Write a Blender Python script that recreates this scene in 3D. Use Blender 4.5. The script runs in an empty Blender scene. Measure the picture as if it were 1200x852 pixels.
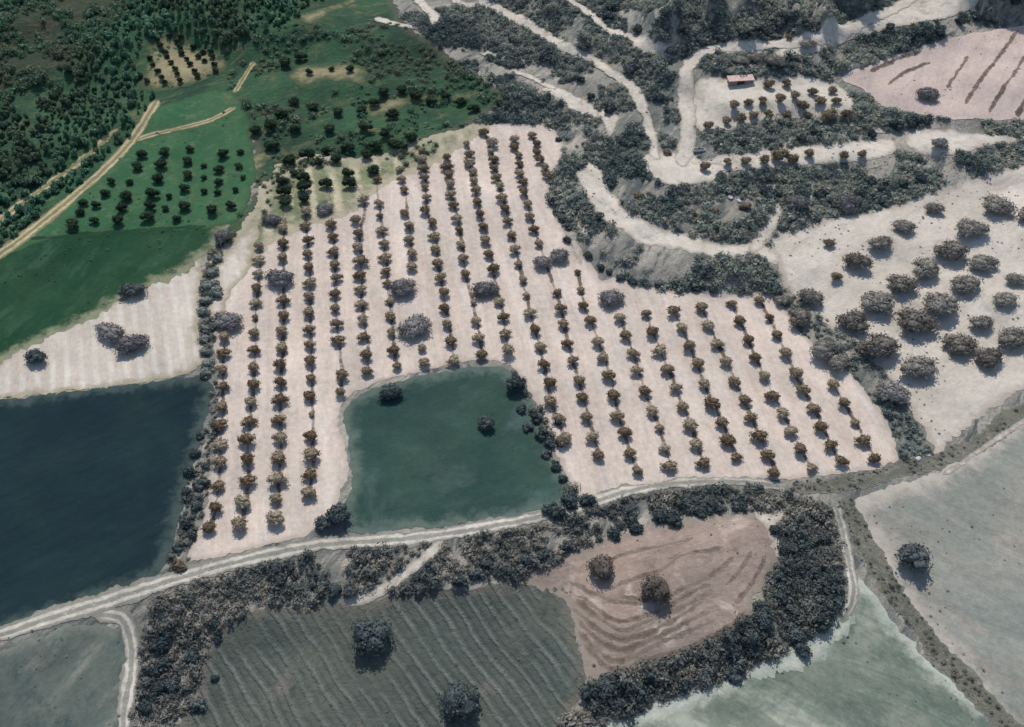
import bpy, math, random
import numpy as np
from mathutils import Vector
from mathutils.geometry import delaunay_2d_cdt

random.seed(7)
RNG = np.random.default_rng(11)
scene = bpy.context.scene
COL = scene.collection
R = math.radians

# ------------------------------------------------------------------ survey
# Positions were read off an oblique aerial survey frame (1200 x 852) and are
# carried to the ground by casting the survey ray onto the terrain.
FW, FH = 1200.0, 852.0
HFOV, PITCH = R(60.0), R(47.0)
FOC = FW / 2 / math.tan(HFOV / 2)
EYE = np.array([0.0, -139.0, 149.0])
_r = np.array([1.0, 0, 0])
_f = np.array([0, math.cos(PITCH), -math.sin(PITCH)])
_u = np.array([0, math.sin(PITCH), math.cos(PITCH)])


def ray(u, v):
    u, v = np.atleast_1d(np.asarray(u, float)), np.atleast_1d(np.asarray(v, float))
    return ((u - FW / 2) / FOC)[:, None] * _r + ((FH / 2 - v) / FOC)[:, None] * _u + _f


def hit_plane(u, v, h):
    d = ray(u, v)
    d[:, 2] = np.minimum(d[:, 2], -0.12)
    t = (h - EYE[2]) / d[:, 2]
    return EYE[:2] + d[:, :2] * t[:, None]


def to_frame(x, y, z):
    p = np.stack([x, y, z], 1) - EYE
    w = p @ _f
    return FW / 2 + FOC * (p @ _r) / w, FH / 2 - FOC * (p @ _u) / w


# spot heights: (u, v, height in m)
SPOTS = np.array([
    (300, 640, 0), (300, 520, 0), (300, 420, .3), (350, 300, .8), (450, 400, .3), (450, 300, .8), (430, 210, 1.8), (560, 350, .6), (560, 200, 2.2),
    (600, 165, 2.8), (640, 160, 3), (600, 280, 1.2), (650, 420, .4), (700, 500, 0), (800, 440, .3), (900, 480, .2), (1000, 510, 0), (870, 370, .8),
    (780, 350, 1), (680, 320, 1.2), (650, 260, 1.8), (100, 550, -1), (200, 500, -.8), (50, 650, -1), (500, 500, -.5), (600, 560, -.6), (450, 580, -.5),
    (50, 740, -.3), (200, 690, 0), (370, 640, .2), (560, 620, .2), (700, 590, .3), (820, 566, .4), (930, 570, .3), (1040, 555, .2), (1130, 520, .3),
    (550, 655, 0), (320, 690, -1), (500, 740, -2.6), (400, 800, -3), (600, 800, -2.6), (300, 800, -3), (640, 720, -1.6),
    (780, 670, 1.2), (850, 640, 1.2), (720, 720, .4), (850, 720, .8), (720, 770, -.4), (880, 790, -3), (760, 830, -3.2), (950, 700, -1.6), (980, 760, -3.2),
    (1010, 660, -1.2), (1100, 650, -.6), (1150, 780, -2), (1050, 800, -3), (80, 800, -2.4), (150, 780, -2.8), (210, 790, -3),
    (690, 230, 4.6), (720, 265, 4.6), (780, 285, 4.4), (860, 295, 4), (690, 185, 5), (760, 250, 6), (850, 250, 5.6), (770, 195, 7.4), (805, 190, 7.6),
    (765, 150, 8.4), (800, 130, 10), (740, 100, 9), (700, 75, 9.6), (640, 40, 9), (590, 15, 9.5), (640, 90, 6.4), (690, 130, 6.6), (580, 70, 6),
    (700, 40, 13), (740, 45, 14), (690, 20, 13.5), (650, 0, 13), (780, 75, 13.5), (805, 70, 14),
    (880, 190, 8.6), (960, 180, 8.6), (1040, 172, 8.4), (900, 220, 5.6), (980, 215, 5.4), (850, 110, 13), (920, 110, 13), (980, 115, 12.8), (860, 160, 10),
    (950, 150, 9.8), (900, 72, 15.5), (830, 58, 16.4), (900, 48, 17), (980, 25, 18), (1060, 10, 19), (1000, 60, 15), (1060, 90, 13.2), (1150, 80, 13.6),
    (1120, 130, 12.4), (1180, 45, 15), (1110, 168, 10), (1160, 165, 10), (1080, 195, 7), (1180, 185, 7.6),
    (800, 35, 20), (880, 28, 21), (960, 8, 24), (780, 8, 24), (860, -5, 26), (850, -60, 33), (1000, -60, 34), (1200, -60, 32),
    (940, 290, 3.6), (1000, 260, 4.6), (1100, 250, 5), (1180, 230, 6), (1050, 330, 3), (1150, 330, 3.4), (980, 370, 1.8), (1100, 410, 1.6), (1180, 430, 1.4),
    (1040, 470, .8), (1090, 520, .3), (1180, 600, -.2),
    (150, 300, .2), (60, 360, 0), (180, 380, .2), (60, 420, -.3), (100, 240, .8), (200, 220, 1.2), (270, 200, 1.8), (160, 180, 1.8), (60, 240, 1.2),
    (180, 120, 3.4), (215, 75, 6), (250, 100, 4.6), (100, 130, 4.4), (30, 150, 4), (60, 60, 9), (140, 30, 11), (20, 10, 14), (300, 30, 11), (250, 0, 14),
    (350, 130, 3.6), (430, 130, 3.8), (400, 90, 6.4), (330, 80, 6), (500, 90, 5.6), (520, 130, 3.6), (440, 30, 10), (370, 20, 11), (510, 20, 10.5), (560, 40, 8),
    (350, 180, 2.2), (0, -60, 22), (300, -60, 20), (600, -60, 22),
    (-200, 300, 0), (-200, 600, -1.5), (-200, 100, 6), (1400, 100, 14), (1400, 300, 5), (1400, 600, -1), (600, 1000, -4), (100, 1000, -4), (1200, 1000, -4),
], float)
SPXY = hit_plane(SPOTS[:, 0], SPOTS[:, 1], SPOTS[:, 2])


def height(x, y):
    x, y = np.atleast_1d(np.asarray(x, float)), np.atleast_1d(np.asarray(y, float))
    out = np.empty(x.shape)
    for a in range(0, len(x), 20000):
        s = slice(a, a + 20000)
        d2 = (x[s, None] - SPXY[None, :, 0]) ** 2 + (y[s, None] - SPXY[None, :, 1]) ** 2
        w = 1.0 / (d2 + 10.0) ** 1.9
        out[s] = (w @ SPOTS[:, 2]) / w.sum(1)
    out += .22 * np.sin(x * .17 + 1.3) * np.sin(y * .13 + .4) + .12 * np.sin(x * .41 + y * .23) * np.sin(y * .37 - x * .11)
    # water-worn gullies on the steep far slope
    m = np.clip((out - 19.0) / 4, 0, 1) * np.clip((x - 20) / 20, 0, 1)
    out += m * (2.3 * np.sin(x * .52 + .8 * np.sin(y * .11)) + .8 * np.sin(x * 1.13 + 1.1 + .5 * np.sin(y * .2)))
    return out


def ground(u, v, lift=0.0):
    """survey pixel -> ground point (Nx3); with lift the ray meets a level that far above ground"""
    u, v = np.atleast_1d(np.asarray(u, float)), np.atleast_1d(np.asarray(v, float))
    h = np.zeros(len(u))
    for _ in range(14):
        p = hit_plane(u, v, h + lift)
        h = .35 * h + .65 * height(p[:, 0], p[:, 1])
    return np.column_stack([p, height(p[:, 0], p[:, 1])])


# ------------------------------------------------------------------ helpers
def tag(o, label=None, cat=None, group=None, kind=None):
    for k, v in (("label", label), ("category", cat), ("group", group), ("kind", kind)):
        if v:
            o[k] = v
    return o


def mesh_np(name, V, quads=None, tris=None, mat=None, smooth=False):
    me = bpy.data.meshes.new(name)
    loops, starts = [], []
    n = 0
    if quads is not None and len(quads):
        q = np.asarray(quads, np.int32)
        loops.append(q.ravel()); starts.append(np.arange(len(q)) * 4); n = 4 * len(q)
    if tris is not None and len(tris):
        t = np.asarray(tris, np.int32)
        loops.append(t.ravel()); starts.append(n + np.arange(len(t)) * 3)
    loops, starts = np.concatenate(loops), np.concatenate(starts)
    me.vertices.add(len(V)); me.vertices.foreach_set("co", np.asarray(V, np.float32).ravel())
    me.loops.add(len(loops)); me.loops.foreach_set("vertex_index", loops.astype(np.int32))
    me.polygons.add(len(starts)); me.polygons.foreach_set("loop_start", starts.astype(np.int32))
    me.update(calc_edges=True)
    me.validate()
    if smooth:
        me.polygons.foreach_set("use_smooth", np.ones(len(me.polygons), bool))
    if mat:
        me.materials.append(mat)
    return me


def link(name, data, parent=None):
    o = bpy.data.objects.new(name, data)
    COL.objects.link(o)
    if parent:
        o.parent = parent
    return o


def lin(c):
    return tuple((x / 255 / 12.92) if x / 255 <= .04045 else ((x / 255 + .055) / 1.055) ** 2.4 for x in c)


GAIN = 1.55


def A(*c):
    """sRGB colour of a sunlit surface -> albedo"""
    return tuple(min(.8, x / GAIN) for x in lin(c))


# ------------------------------------------------------------------ materials
class NT:
    def __init__(s, name):
        s.m = bpy.data.materials.new(name); s.m.use_nodes = True
        s.t = s.m.node_tree; s.t.nodes.clear()

    def n(s, t, **kw):
        o = s.t.nodes.new(t)
        for k, v in kw.items():
            setattr(o, k, v)
        return o

    def l(s, a, b):
        s.t.links.new(a, b)

    def put(s, sock, v):
        if isinstance(v, bpy.types.NodeSocket):
            s.l(v, sock)
        else:
            sock.default_value = v

    def math(s, op, a, b=0.0, c=None, clamp=False):
        o = s.n("ShaderNodeMath", operation=op, use_clamp=clamp)
        s.put(o.inputs[0], a); s.put(o.inputs[1], b)
        if c is not None:
            s.put(o.inputs[2], c)
        return o.outputs[0]

    def mix(s, f, a, b):
        o = s.n("ShaderNodeMix", data_type='RGBA')
        s.put(o.inputs[0], f)
        for k, v in ((6, a), (7, b)):
            s.put(o.inputs[k], v if isinstance(v, bpy.types.NodeSocket) else (*v, 1))
        return o.outputs[2]

    def noise(s, vec, scale, detail=4, rough=.6, dist=0.0):
        o = s.n("ShaderNodeTexNoise"); s.l(vec, o.inputs["Vector"])
        o.inputs["Scale"].default_value = scale; o.inputs["Detail"].default_value = detail
        o.inputs["Roughness"].default_value = rough; o.inputs["Distortion"].default_value = dist
        return o.outputs["Fac"]

    def band(s, v, lo, hi):
        o = s.n("ShaderNodeMapRange", interpolation_type='SMOOTHSTEP')
        s.put(o.inputs[0], v); o.inputs[1].default_value = lo; o.inputs[2].default_value = hi
        return o.outputs[0]

    def finish(s, color, height=None, bump=.3, dist=.3, rough=.95, spec=.12, transl=None):
        b = s.n("ShaderNodeBsdfPrincipled"); o = s.n("ShaderNodeOutputMaterial")
        s.put(b.inputs["Base Color"], color)
        b.inputs["Roughness"].default_value = rough; b.inputs["Specular IOR Level"].default_value = spec
        if height is not None:
            k = s.n("ShaderNodeBump"); k.inputs["Strength"].default_value = bump; k.inputs["Distance"].default_value = dist
            s.l(height, k.inputs["Height"]); s.l(k.outputs[0], b.inputs["Normal"])
        s.l(b.outputs[0], o.inputs[0])
        return s.m


def ground_mat(name, c0, c1, c2, big=.035, mid=.22, fine=1.6, edge=None, stripes=(), bump=.5, ruts=None, patch=None, dist=.3, stretch=None, grain=.75, patch_q=False):
    n = NT(name)
    P = n.n("ShaderNodeTexCoord").outputs["Object"]
    if stretch:      # tillage grain: (angle in degrees, ratio)
        mp = n.n("ShaderNodeMapping", vector_type='TEXTURE'); mp.inputs["Rotation"].default_value[2] = R(stretch[0])
        mp.inputs["Scale"].default_value = (stretch[1], 1, 1); n.l(P, mp.inputs[0]); Q = mp.outputs[0]
    else:
        Q = P
    nb, nm, nf = n.noise(P, big, 5, .62), n.noise(Q, mid, 5, .65, .4), n.noise(Q, fine, 4, .7)
    col = n.mix(n.band(nb, .38, .62), c0, c1)
    col = n.mix(n.math('MULTIPLY', n.band(nm, .5, .72), .8), col, c2)
    if patch:
        pc, ps, lo, hi = patch
        col = n.mix(n.band(n.noise(Q if patch_q else P, ps, 6, .7, .6), lo, hi), col, pc)
    hgt = n.math('ADD', n.math('MULTIPLY', nf, .6), nm)
    for ang, wl, sc, st, ds, *lo_ in stripes:
        lo_ = lo_[0] if lo_ else .35
        mp = n.n("ShaderNodeMapping"); mp.inputs["Rotation"].default_value[2] = R(ang); n.l(P, mp.inputs[0])
        sx = n.n("ShaderNodeSeparateXYZ"); n.l(mp.outputs[0], sx.inputs[0])
        ph = n.math('ADD', n.math('MULTIPLY', sx.outputs[0], 2 * math.pi / wl), n.math('ADD', n.math('MULTIPLY', n.noise(P, .05, 2, .5), ds), n.math('MULTIPLY', n.noise(P, .45, 3, .6), 1.6)))
        w = n.math('MULTIPLY_ADD', n.math('SINE', ph), .5, .5)
        w = n.math('MULTIPLY', n.band(n.math('ADD', w, n.math('MULTIPLY_ADD', nf, .9, -.45)), lo_, 1.0), st)
        w = n.math('MULTIPLY', w, n.band(n.noise(P, .11, 4, .6), .3, .58))
        col = n.mix(w, col, sc)
        hgt = n.math('ADD', hgt, n.math('MULTIPLY', w, .6))
    if ruts:
        at = n.n("ShaderNodeAttribute", attribute_name="across")
        a = n.math('ADD', at.outputs["Fac"], n.math('MULTIPLY_ADD', n.noise(P, .5, 4, .6), .7, -.35))
        c = n.math('ABSOLUTE', n.math('SUBTRACT', n.math('ABSOLUTE', a), .56))
        col = n.mix(n.math('MULTIPLY', n.band(c, .14, .36), .92), col, ruts)
    # speckle of clods and stones
    col = n.mix(n.math('MULTIPLY', n.band(nf, .56, .75), .35), col, tuple(x * .62 for x in c1))
    col = n.mix(n.math('MULTIPLY', n.band(nf, .46, .28), .3), col, tuple(min(.8, x * 1.3) for x in c0))
    # fine-grained unevenness of growth and tilth
    g1, g2 = n.noise(P, .75, 8, .78), n.noise(Q, .16, 6, .7, .5)
    k = n.math('ADD', n.math('MULTIPLY', g1, grain), n.math('MULTIPLY', g2, grain * .9))
    k = n.math('ADD', k, 1.0 - .95 * grain)
    sc = n.n("ShaderNodeVectorMath", operation='SCALE'); n.l(col, sc.inputs[0]); n.l(k, sc.inputs["Scale"]); col = sc.outputs[0]
    hgt = n.math('ADD', hgt, n.math('MULTIPLY', g1, .8))
    if edge:
        ec, ew = edge
        at = n.n("ShaderNodeAttribute", attribute_name="edge")
        e = n.math('ADD', at.outputs["Fac"], n.math('MULTIPLY_ADD', n.noise(P, .35, 5, .7), 2.2 * ew, -1.1 * ew))
        col = n.mix(n.band(e, ew, 0.0), col, ec)
    return n.finish(col, hgt, bump, dist)


def leaf_mat(name, cols, scale=.9, spread=.18, big=None, rough=.75):
    """foliage; cols = three albedos; big = (scale, albedo) slow drift over a whole stand"""
    n = NT(name)
    P = n.n("ShaderNodeTexCoord").outputs["Object"]
    oi = n.n("ShaderNodeObjectInfo")
    v = n.math('ADD', n.noise(P, scale, 3, .7), n.math('MULTIPLY_ADD', oi.outputs["Random"], spread, -spread / 2))
    col = n.mix(n.band(v, .3, .52), cols[0], cols[1])
    col = n.mix(n.band(v, .5, .72), col, cols[2])
    if big:
        col = n.mix(n.band(n.noise(P, big[0], 3, .6), .42, .62), col, big[1])
    m = n.finish(col, rough=rough, spec=.15)
    t = n.n("ShaderNodeBsdfTranslucent"); n.l(col, t.inputs[0])
    out = [x for x in n.t.nodes if x.type == 'OUTPUT_MATERIAL'][0]; b = [x for x in n.t.nodes if x.type == 'BSDF_PRINCIPLED'][0]
    ms = n.n("ShaderNodeMixShader"); ms.inputs[0].default_value = .3
    n.l(b.outputs[0], ms.inputs[1]); n.l(t.outputs[0], ms.inputs[2]); n.l(ms.outputs[0], out.inputs[0])
    return m


SOIL = ground_mat("orchard_soil", A(217, 200, 184), A(206, 189, 174), A(190, 174, 159), edge=(A(186, 172, 158), 1.6), bump=.5,
                  stripes=((-12, 6.2, A(222, 212, 202), .3, 2.5),), patch=(A(200, 189, 174), .07, .48, .7), stretch=(101, 7), grain=.95)
M_BASE = ground_mat("bank_ground", A(178, 170, 156), A(128, 130, 122), A(204, 192, 174), mid=.34, fine=1.4, bump=1.0, dist=.7, grain=1.25,
                    patch=(A(104, 108, 106), .22, .5, .62), stretch=(60, 3.4), patch_q=True)
M_FOREST = ground_mat("forest_floor", A(50, 76, 60), A(64, 100, 70), A(104, 112, 78), mid=.3, bump=1.0, dist=.6, grain=1.1, patch=(A(122, 116, 84), .08, .57, .7), stretch=(25, 3), edge=(A(100, 100, 84), 3))
M_MEADOW = ground_mat("meadow_grass", A(54, 98, 66), A(70, 106, 72), A(98, 116, 84), mid=.35, fine=2.2, bump=.7, edge=(A(66, 92, 62), 1.5), patch=(A(116, 116, 84), .06, .6, .75))
M_GREEN = ground_mat("green_cereal", A(28, 66, 44), A(40, 74, 48), A(56, 88, 64), mid=.25, fine=1.3, bump=.6, edge=(A(140, 142, 114), 4), stretch=(70, 3), grain=1.0)
M_BARE = ground_mat("bare_soil", A(208, 196, 180), A(196, 184, 168), A(182, 168, 150), edge=(A(166, 156, 132), 2.5), stripes=((-20, 3.2, A(222, 214, 202), .6, 3.0),), stretch=(108, 5))
M_BLUE = ground_mat("dark_crop", A(24, 44, 51), A(28, 49, 53), A(36, 56, 57), big=.02, mid=.05, fine=1.2, edge=(A(72, 86, 82), 3.6), bump=.6, grain=.6,
                    stripes=((55, 3.0, A(26, 42, 54), .3, 1.5),), stretch=(35, 2), patch=(A(34, 56, 54), .03, .48, .7))
M_TEAL = ground_mat("teal_crop", A(46, 72, 66), A(58, 82, 71), A(74, 94, 84), big=.03, mid=.1, fine=1.2, edge=(A(98, 112, 102), 3.4), bump=.7, grain=.7,
                    patch=(A(84, 106, 102), .05, .5, .72), stretch=(20, 2))
M_STRIPE = ground_mat("striped_pasture", A(88, 96, 88), A(102, 105, 94), A(74, 84, 78), mid=.3, fine=1.4, edge=(A(118, 114, 104), 2.5), bump=.9, dist=.5,
                      stripes=((-37, 2.7, A(130, 134, 126), .68, 9.0, .6), (-37, 1.35, A(64, 74, 74), .35, 18.0, .5)), patch=(A(128, 120, 112), .08, .55, .75))
M_MOUND = ground_mat("fallow_soil", A(166, 146, 132), A(150, 134, 122), A(126, 112, 102), edge=(A(150, 140, 126), 2.0), bump=.7, patch=(A(196, 178, 164), .09, .53, .7), stretch=(15, 2.5), grain=1.2)
M_PALE = ground_mat("pale_pasture", A(152, 149, 138), A(139, 142, 132), A(166, 155, 143), big=.03, mid=.12, fine=1.3, edge=(A(190, 180, 166), 4.5), bump=.6, grain=1.0,
                    patch=(A(178, 166, 154), .035, .5, .7), stretch=(-35, 3))
M_MINT = ground_mat("mint_pasture", A(144, 148, 134), A(118, 127, 114), A(174, 175, 157), mid=.16, grain=1.1, fine=1.3, edge=(A(186, 190, 174), 3), bump=.6,
                    patch=(A(90, 106, 95), .045, .44, .66), stretch=(-32, 4))
M_CORNER = ground_mat("corner_pasture", A(78, 94, 90), A(98, 106, 98), A(140, 140, 126), mid=.2, grain=1.1, fine=1.3, edge=(A(128, 132, 120), 2), bump=.6, patch=(A(54, 76, 76), .05, .46, .64), stretch=(60, 3))
M_CHALK = ground_mat("chalky_soil", A(218, 208, 192), A(206, 196, 180), A(188, 177, 160), mid=.3, edge=(A(180, 168, 152), 1.2), bump=.6, patch=(A(166, 160, 144), .14, .52, .7))
M_EAST = ground_mat("east_slope_soil", A(214, 203, 188), A(202, 192, 176), A(190, 178, 162), edge=(A(180, 168, 152), 2.2), bump=.6, patch=(A(176, 172, 160), .09, .54, .74), stretch=(35, 3))
M_PINK = ground_mat("pink_field", A(206, 186, 174), A(198, 180, 168), A(186, 166, 154), edge=(A(206, 190, 176), 1.5), bump=.6, stretch=(60, 5))
M_TRACK = ground_mat("track_gravel", A(214, 206, 193), A(200, 192, 177), A(180, 171, 156), mid=.4, edge=(A(140, 136, 124), .75), ruts=A(142, 140, 128), bump=.6, grain=1.1, patch=(A(160, 154, 142), .3, .54, .7))
M_LANE = ground_mat("lane_gravel", A(215, 205, 189), A(203, 193, 177), A(186, 175, 158), mid=.4, edge=(A(164, 156, 142), .8), bump=.6, grain=1.1, patch=(A(176, 166, 150), .25, .55, .7))
M_EARTH = ground_mat("earth_track", A(196, 182, 146), A(184, 170, 136), A(160, 148, 116), mid=.4, edge=(A(120, 116, 84), .6), ruts=A(128, 124, 88), bump=.5)
M_VERGE = ground_mat("grass_verge", A(124, 122, 108), A(112, 113, 100), A(140, 134, 118), mid=.45, edge=(A(134, 130, 117), .6), bump=.9, dist=.5, grain=1.3, patch=(A(150, 142, 126), .3, .54, .68))
M_WEED = ground_mat("weed_strip", A(128, 114, 100), A(112, 100, 88), A(98, 88, 76), mid=.6, edge=(A(170, 156, 142), .22), bump=.9, patch=(A(190, 176, 164), .3, .58, .7))
M_FURROW = ground_mat("furrow_strip", A(104, 90, 78), A(116, 102, 88), A(94, 84, 72), mid=.6, edge=(A(140, 126, 112), .5), bump=.9, patch=(A(156, 138, 124), .25, .55, .7))
M_TAN = ground_mat("tan_soil", A(164, 152, 118), A(146, 138, 106), A(118, 116, 86), mid=.3, edge=(A(78, 92, 64), 4.5), bump=.7, patch=(A(110, 108, 78), .16, .56, .72))
M_WORN = ground_mat("stubble", A(146, 146, 114), A(118, 130, 96), A(178, 168, 136), mid=.3, edge=(A(184, 172, 148), 6), bump=.8, grain=1.1, patch=(A(74, 96, 66), .12, .56, .7), stripes=((-14, 6.4, A(210, 198, 168), .9, 2.0),))

# ------------------------------------------------------------------ terrain
def axis(lo, hi, a, b, step):
    mid = np.arange(a, b + step / 2, step)
    def out(start, end, s):
        v, g = [], step
        p = start
        while (p < end) if s > 0 else (p > end):
            g *= 1.35; p = p + s * g; v.append(p)
        return v
    return np.array(out(a, lo, -1)[::-1] + list(mid) + out(b, hi, 1))


gx, gy = axis(-1800, 1800, -226, 226, 1.0), axis(-600, 2500, -108, 262, 1.0)
X, Y = np.meshgrid(gx, gy)
Z = height(X.ravel(), Y.ravel())
nx, ny = len(gx), len(gy)
i = np.arange(ny - 1)[:, None] * nx + np.arange(nx - 1)[None]
Q = np.stack([i, i + 1, i + 1 + nx, i + nx], -1).reshape(-1, 4)
tag(link("ground", mesh_np("ground", np.column_stack([X.ravel(), Y.ravel(), Z]), Q, None, M_BASE, True)), kind="structure")

CLEAR = []          # (outline Nx2 on the ground, margin): where no scrub grows


def catmull(P, closed, k=8):
    P = np.asarray(P, float); n = len(P); out = []
    rng = range(n) if closed else range(n - 1)
    for a in rng:
        if closed:
            p0, p1, p2, p3 = P[a - 1], P[a], P[(a + 1) % n], P[(a + 2) % n]
        else:
            p0, p1, p2, p3 = P[max(a - 1, 0)], P[a], P[a + 1], P[min(a + 2, n - 1)]
        for t in np.arange(k) / k:
            out.append(.5 * (2 * p1 + (p2 - p0) * t + (2 * p0 - 5 * p1 + 4 * p2 - p3) * t * t + (3 * p1 - p0 - 3 * p2 + p3) * t ** 3))
    if not closed:
        out.append(P[-1])
    return np.array(out)


def resample(P, step, closed):
    Q = np.vstack([P, P[:1]]) if closed else P
    s = np.concatenate([[0], np.cumsum(np.hypot(*np.diff(Q, axis=0).T))])
    n = max(4, int(s[-1] / step))
    t = np.linspace(0, s[-1], n, endpoint=not closed)
    return np.column_stack([np.interp(t, s, Q[:, 0]), np.interp(t, s, Q[:, 1])])


def jag(P, amp, closed, seed):
    """ragged natural outline: displaced along its normal by a sum of smooth random waves"""
    r = np.random.default_rng(seed)
    n = len(P)
    T = np.roll(P, -1, 0) - np.roll(P, 1, 0) if closed else np.gradient(P, axis=0)
    N = np.column_stack([T[:, 1], -T[:, 0]]) / (np.hypot(*T.T)[:, None] + 1e-9)
    d = np.zeros(n)
    for k, a in ((9, .55), (4, .5), (2, .4), (1, .3)):
        m = max(4, n // k)
        v = r.normal(size=m)
        d += a * np.interp(np.arange(n) / n * m, np.arange(m + 1), np.append(v, v[0]))
    return P + N * (d * amp)[:, None]


def inside(P, x, y):
    c = np.zeros(len(x), bool)
    x0, y0 = P[:, 0], P[:, 1]
    x1, y1 = np.roll(x0, -1), np.roll(y0, -1)
    for a in range(len(P)):
        if y0[a] == y1[a]:
            continue
        k = (y0[a] > y) != (y1[a] > y)
        c ^= k & (x < (x1[a] - x0[a]) * (y - y0[a]) / (y1[a] - y0[a]) + x0[a])
    return c


def seg_dist(P, x, y, closed):
    Q = np.vstack([P, P[:1]]) if closed else P
    A0, B0 = Q[:-1], Q[1:]
    D = B0 - A0; L = (D ** 2).sum(1) + 1e-12
    best = np.full(len(x), 1e9); side = np.zeros(len(x))
    for a in range(len(A0)):
        px, py = x - A0[a, 0], y - A0[a, 1]
        t = np.clip((px * D[a, 0] + py * D[a, 1]) / L[a], 0, 1)
        d = np.hypot(px - t * D[a, 0], py - t * D[a, 1])
        k = d < best
        best[k] = d[k]
        side[k] = np.sign(D[a, 0] * py[k] - D[a, 1] * px[k])
    return best, side


_seed = [100]


def lay(name, P, mat, level, ragged, grid, centre=None, half=1.0, margin=.05, clear=True):
    """a sheet over the outline P (ground metres), draped on the terrain"""
    _seed[0] += 1
    if clear:
        CLEAR.append((resample(P, 2.5, True), margin))
    B = jag(resample(P, .75 if grid > .9 else .5, True), ragged, True, _seed[0])
    lo, hi = B.min(0), B.max(0)
    GX, GY = np.meshgrid(np.arange(lo[0], hi[0], grid), np.arange(lo[1], hi[1], grid))
    GX = GX.ravel() + RNG.uniform(-.1, .1, GX.size); GY = GY.ravel() + RNG.uniform(-.1, .1, GY.size)
    k = inside(B, GX, GY); GX, GY = GX[k], GY[k]
    if len(GX):
        d, _ = seg_dist(resample(B, 1.2, True), GX, GY, True)
        k = d > .35 * grid; GX, GY = GX[k], GY[k]
    pts = [Vector(p) for p in B] + [Vector(p) for p in zip(GX, GY)]
    nb = len(B)
    vs, _e, fs, *_ = delaunay_2d_cdt(pts, [(a, (a + 1) % nb) for a in range(nb)], [], 1, 1e-5)
    V = np.array([(v.x, v.y) for v in vs])
    z = height(V[:, 0], V[:, 1]) + (.011 * level + .03) * (1 + np.clip((V[:, 1] - 40) / 45, 0, 4))
    me = mesh_np(name, np.column_stack([V, z]), None, np.array([f for f in fs if len(f) == 3]), mat, True)
    e, _ = seg_dist(resample(B, 1.2, True), V[:, 0], V[:, 1], True)
    me.attributes.new("edge", 'FLOAT', 'POINT').data.foreach_set("value", e.astype(np.float32))
    if centre is not None:
        d, s = seg_dist(centre, V[:, 0], V[:, 1], False)
        me.attributes.new("across", 'FLOAT', 'POINT').data.foreach_set("value", (d * s / half).astype(np.float32))
    return tag(link(name, me), kind="structure")


def field(name, px, mat, level=2, ragged=.35, grid=1.5, smooth=True, **kw):
    px = np.array(px, float)
    P = catmull(px, True, 6) if smooth else px
    return lay(name, ground(P[:, 0], P[:, 1])[:, :2], mat, level, ragged, grid, **kw)


def strip(name, px, width, mat, level=4, ragged=.15, grid=.8, ends=None, **kw):
    P = catmull(np.array(px, float), False, 8)
    C = resample(ground(P[:, 0], P[:, 1])[:, :2], 1.0, False)
    T = np.gradient(C, axis=0); N = np.column_stack([-T[:, 1], T[:, 0]]) / np.hypot(*T.T)[:, None]
    w = np.full(len(C), width / 2.0)
    if ends:
        w = np.linspace(ends[0] / 2, ends[1] / 2, len(C))
    s = np.concatenate([[0], np.cumsum(np.hypot(*np.diff(C, axis=0).T))])
    r = np.random.default_rng(len(px) * 17 + int(abs(C[0, 0]) * 10))
    w = w * np.interp(s, np.arange(0, s[-1] + 12, 6), r.uniform(.82, 1.18, len(np.arange(0, s[-1] + 12, 6))))
    w *= np.sqrt(np.clip(np.minimum(s, s[-1] - s) / (width * .8) + .04, 0, 1))
    w = w[:, None]
    return lay(name, np.vstack([C + N * w, (C - N * w)[::-1]]), mat, level, ragged, grid, resample(C, 2.0, False), width / 2, **kw)


# ---- land cover (outline corners in survey pixels)
field("forest_floor", [(-160, -70), (300, -70), (430, -50), (470, 20), (520, 60), (570, 95), (600, 118), (548, 146), (480, 172), (420, 192), (330, 205), (300, 262), (262, 290),
                       (240, 262), (292, 240), (296, 170), (260, 128), (200, 135), (165, 200), (80, 270), (-60, 350), (-200, 460)], M_FOREST, 1, .8, 2.0, clear=False)
field("meadow", [(-60, 335), (10, 290), (60, 250), (110, 210), (150, 172), (172, 132), (200, 122), (262, 106), (288, 132), (296, 170), (298, 205), (292, 240), (272, 262), (200, 268),
                 (60, 280)], M_MEADOW, 4, .5, 1.5)
field("green_field", [(-90, 320), (-60, 310), (10, 280), (60, 258), (140, 250), (232, 250), (268, 248), (264, 274), (244, 296), (228, 312), (190, 332), (150, 350), (110, 372), (60, 392),
                      (30, 410), (-90, 470)], M_GREEN, 3, 1.1, 1.5)
field("bare_field", [(-90, 450), (0, 424), (40, 392), (100, 368), (150, 342), (190, 322), (232, 298), (238, 330), (234, 380), (238, 430), (180, 447), (100, 458), (0, 468), (-90, 480)],
      M_BARE, 2, .5, 1.5)
field("dark_crop_field", [(-120, 478), (0, 467), (110, 455), (200, 443), (238, 440), (246, 455), (242, 490), (222, 560), (204, 630), (188, 668), (150, 690), (100, 703), (30, 725), (-120, 780)],
      M_BLUE, 2, .45, 1.5)
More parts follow.
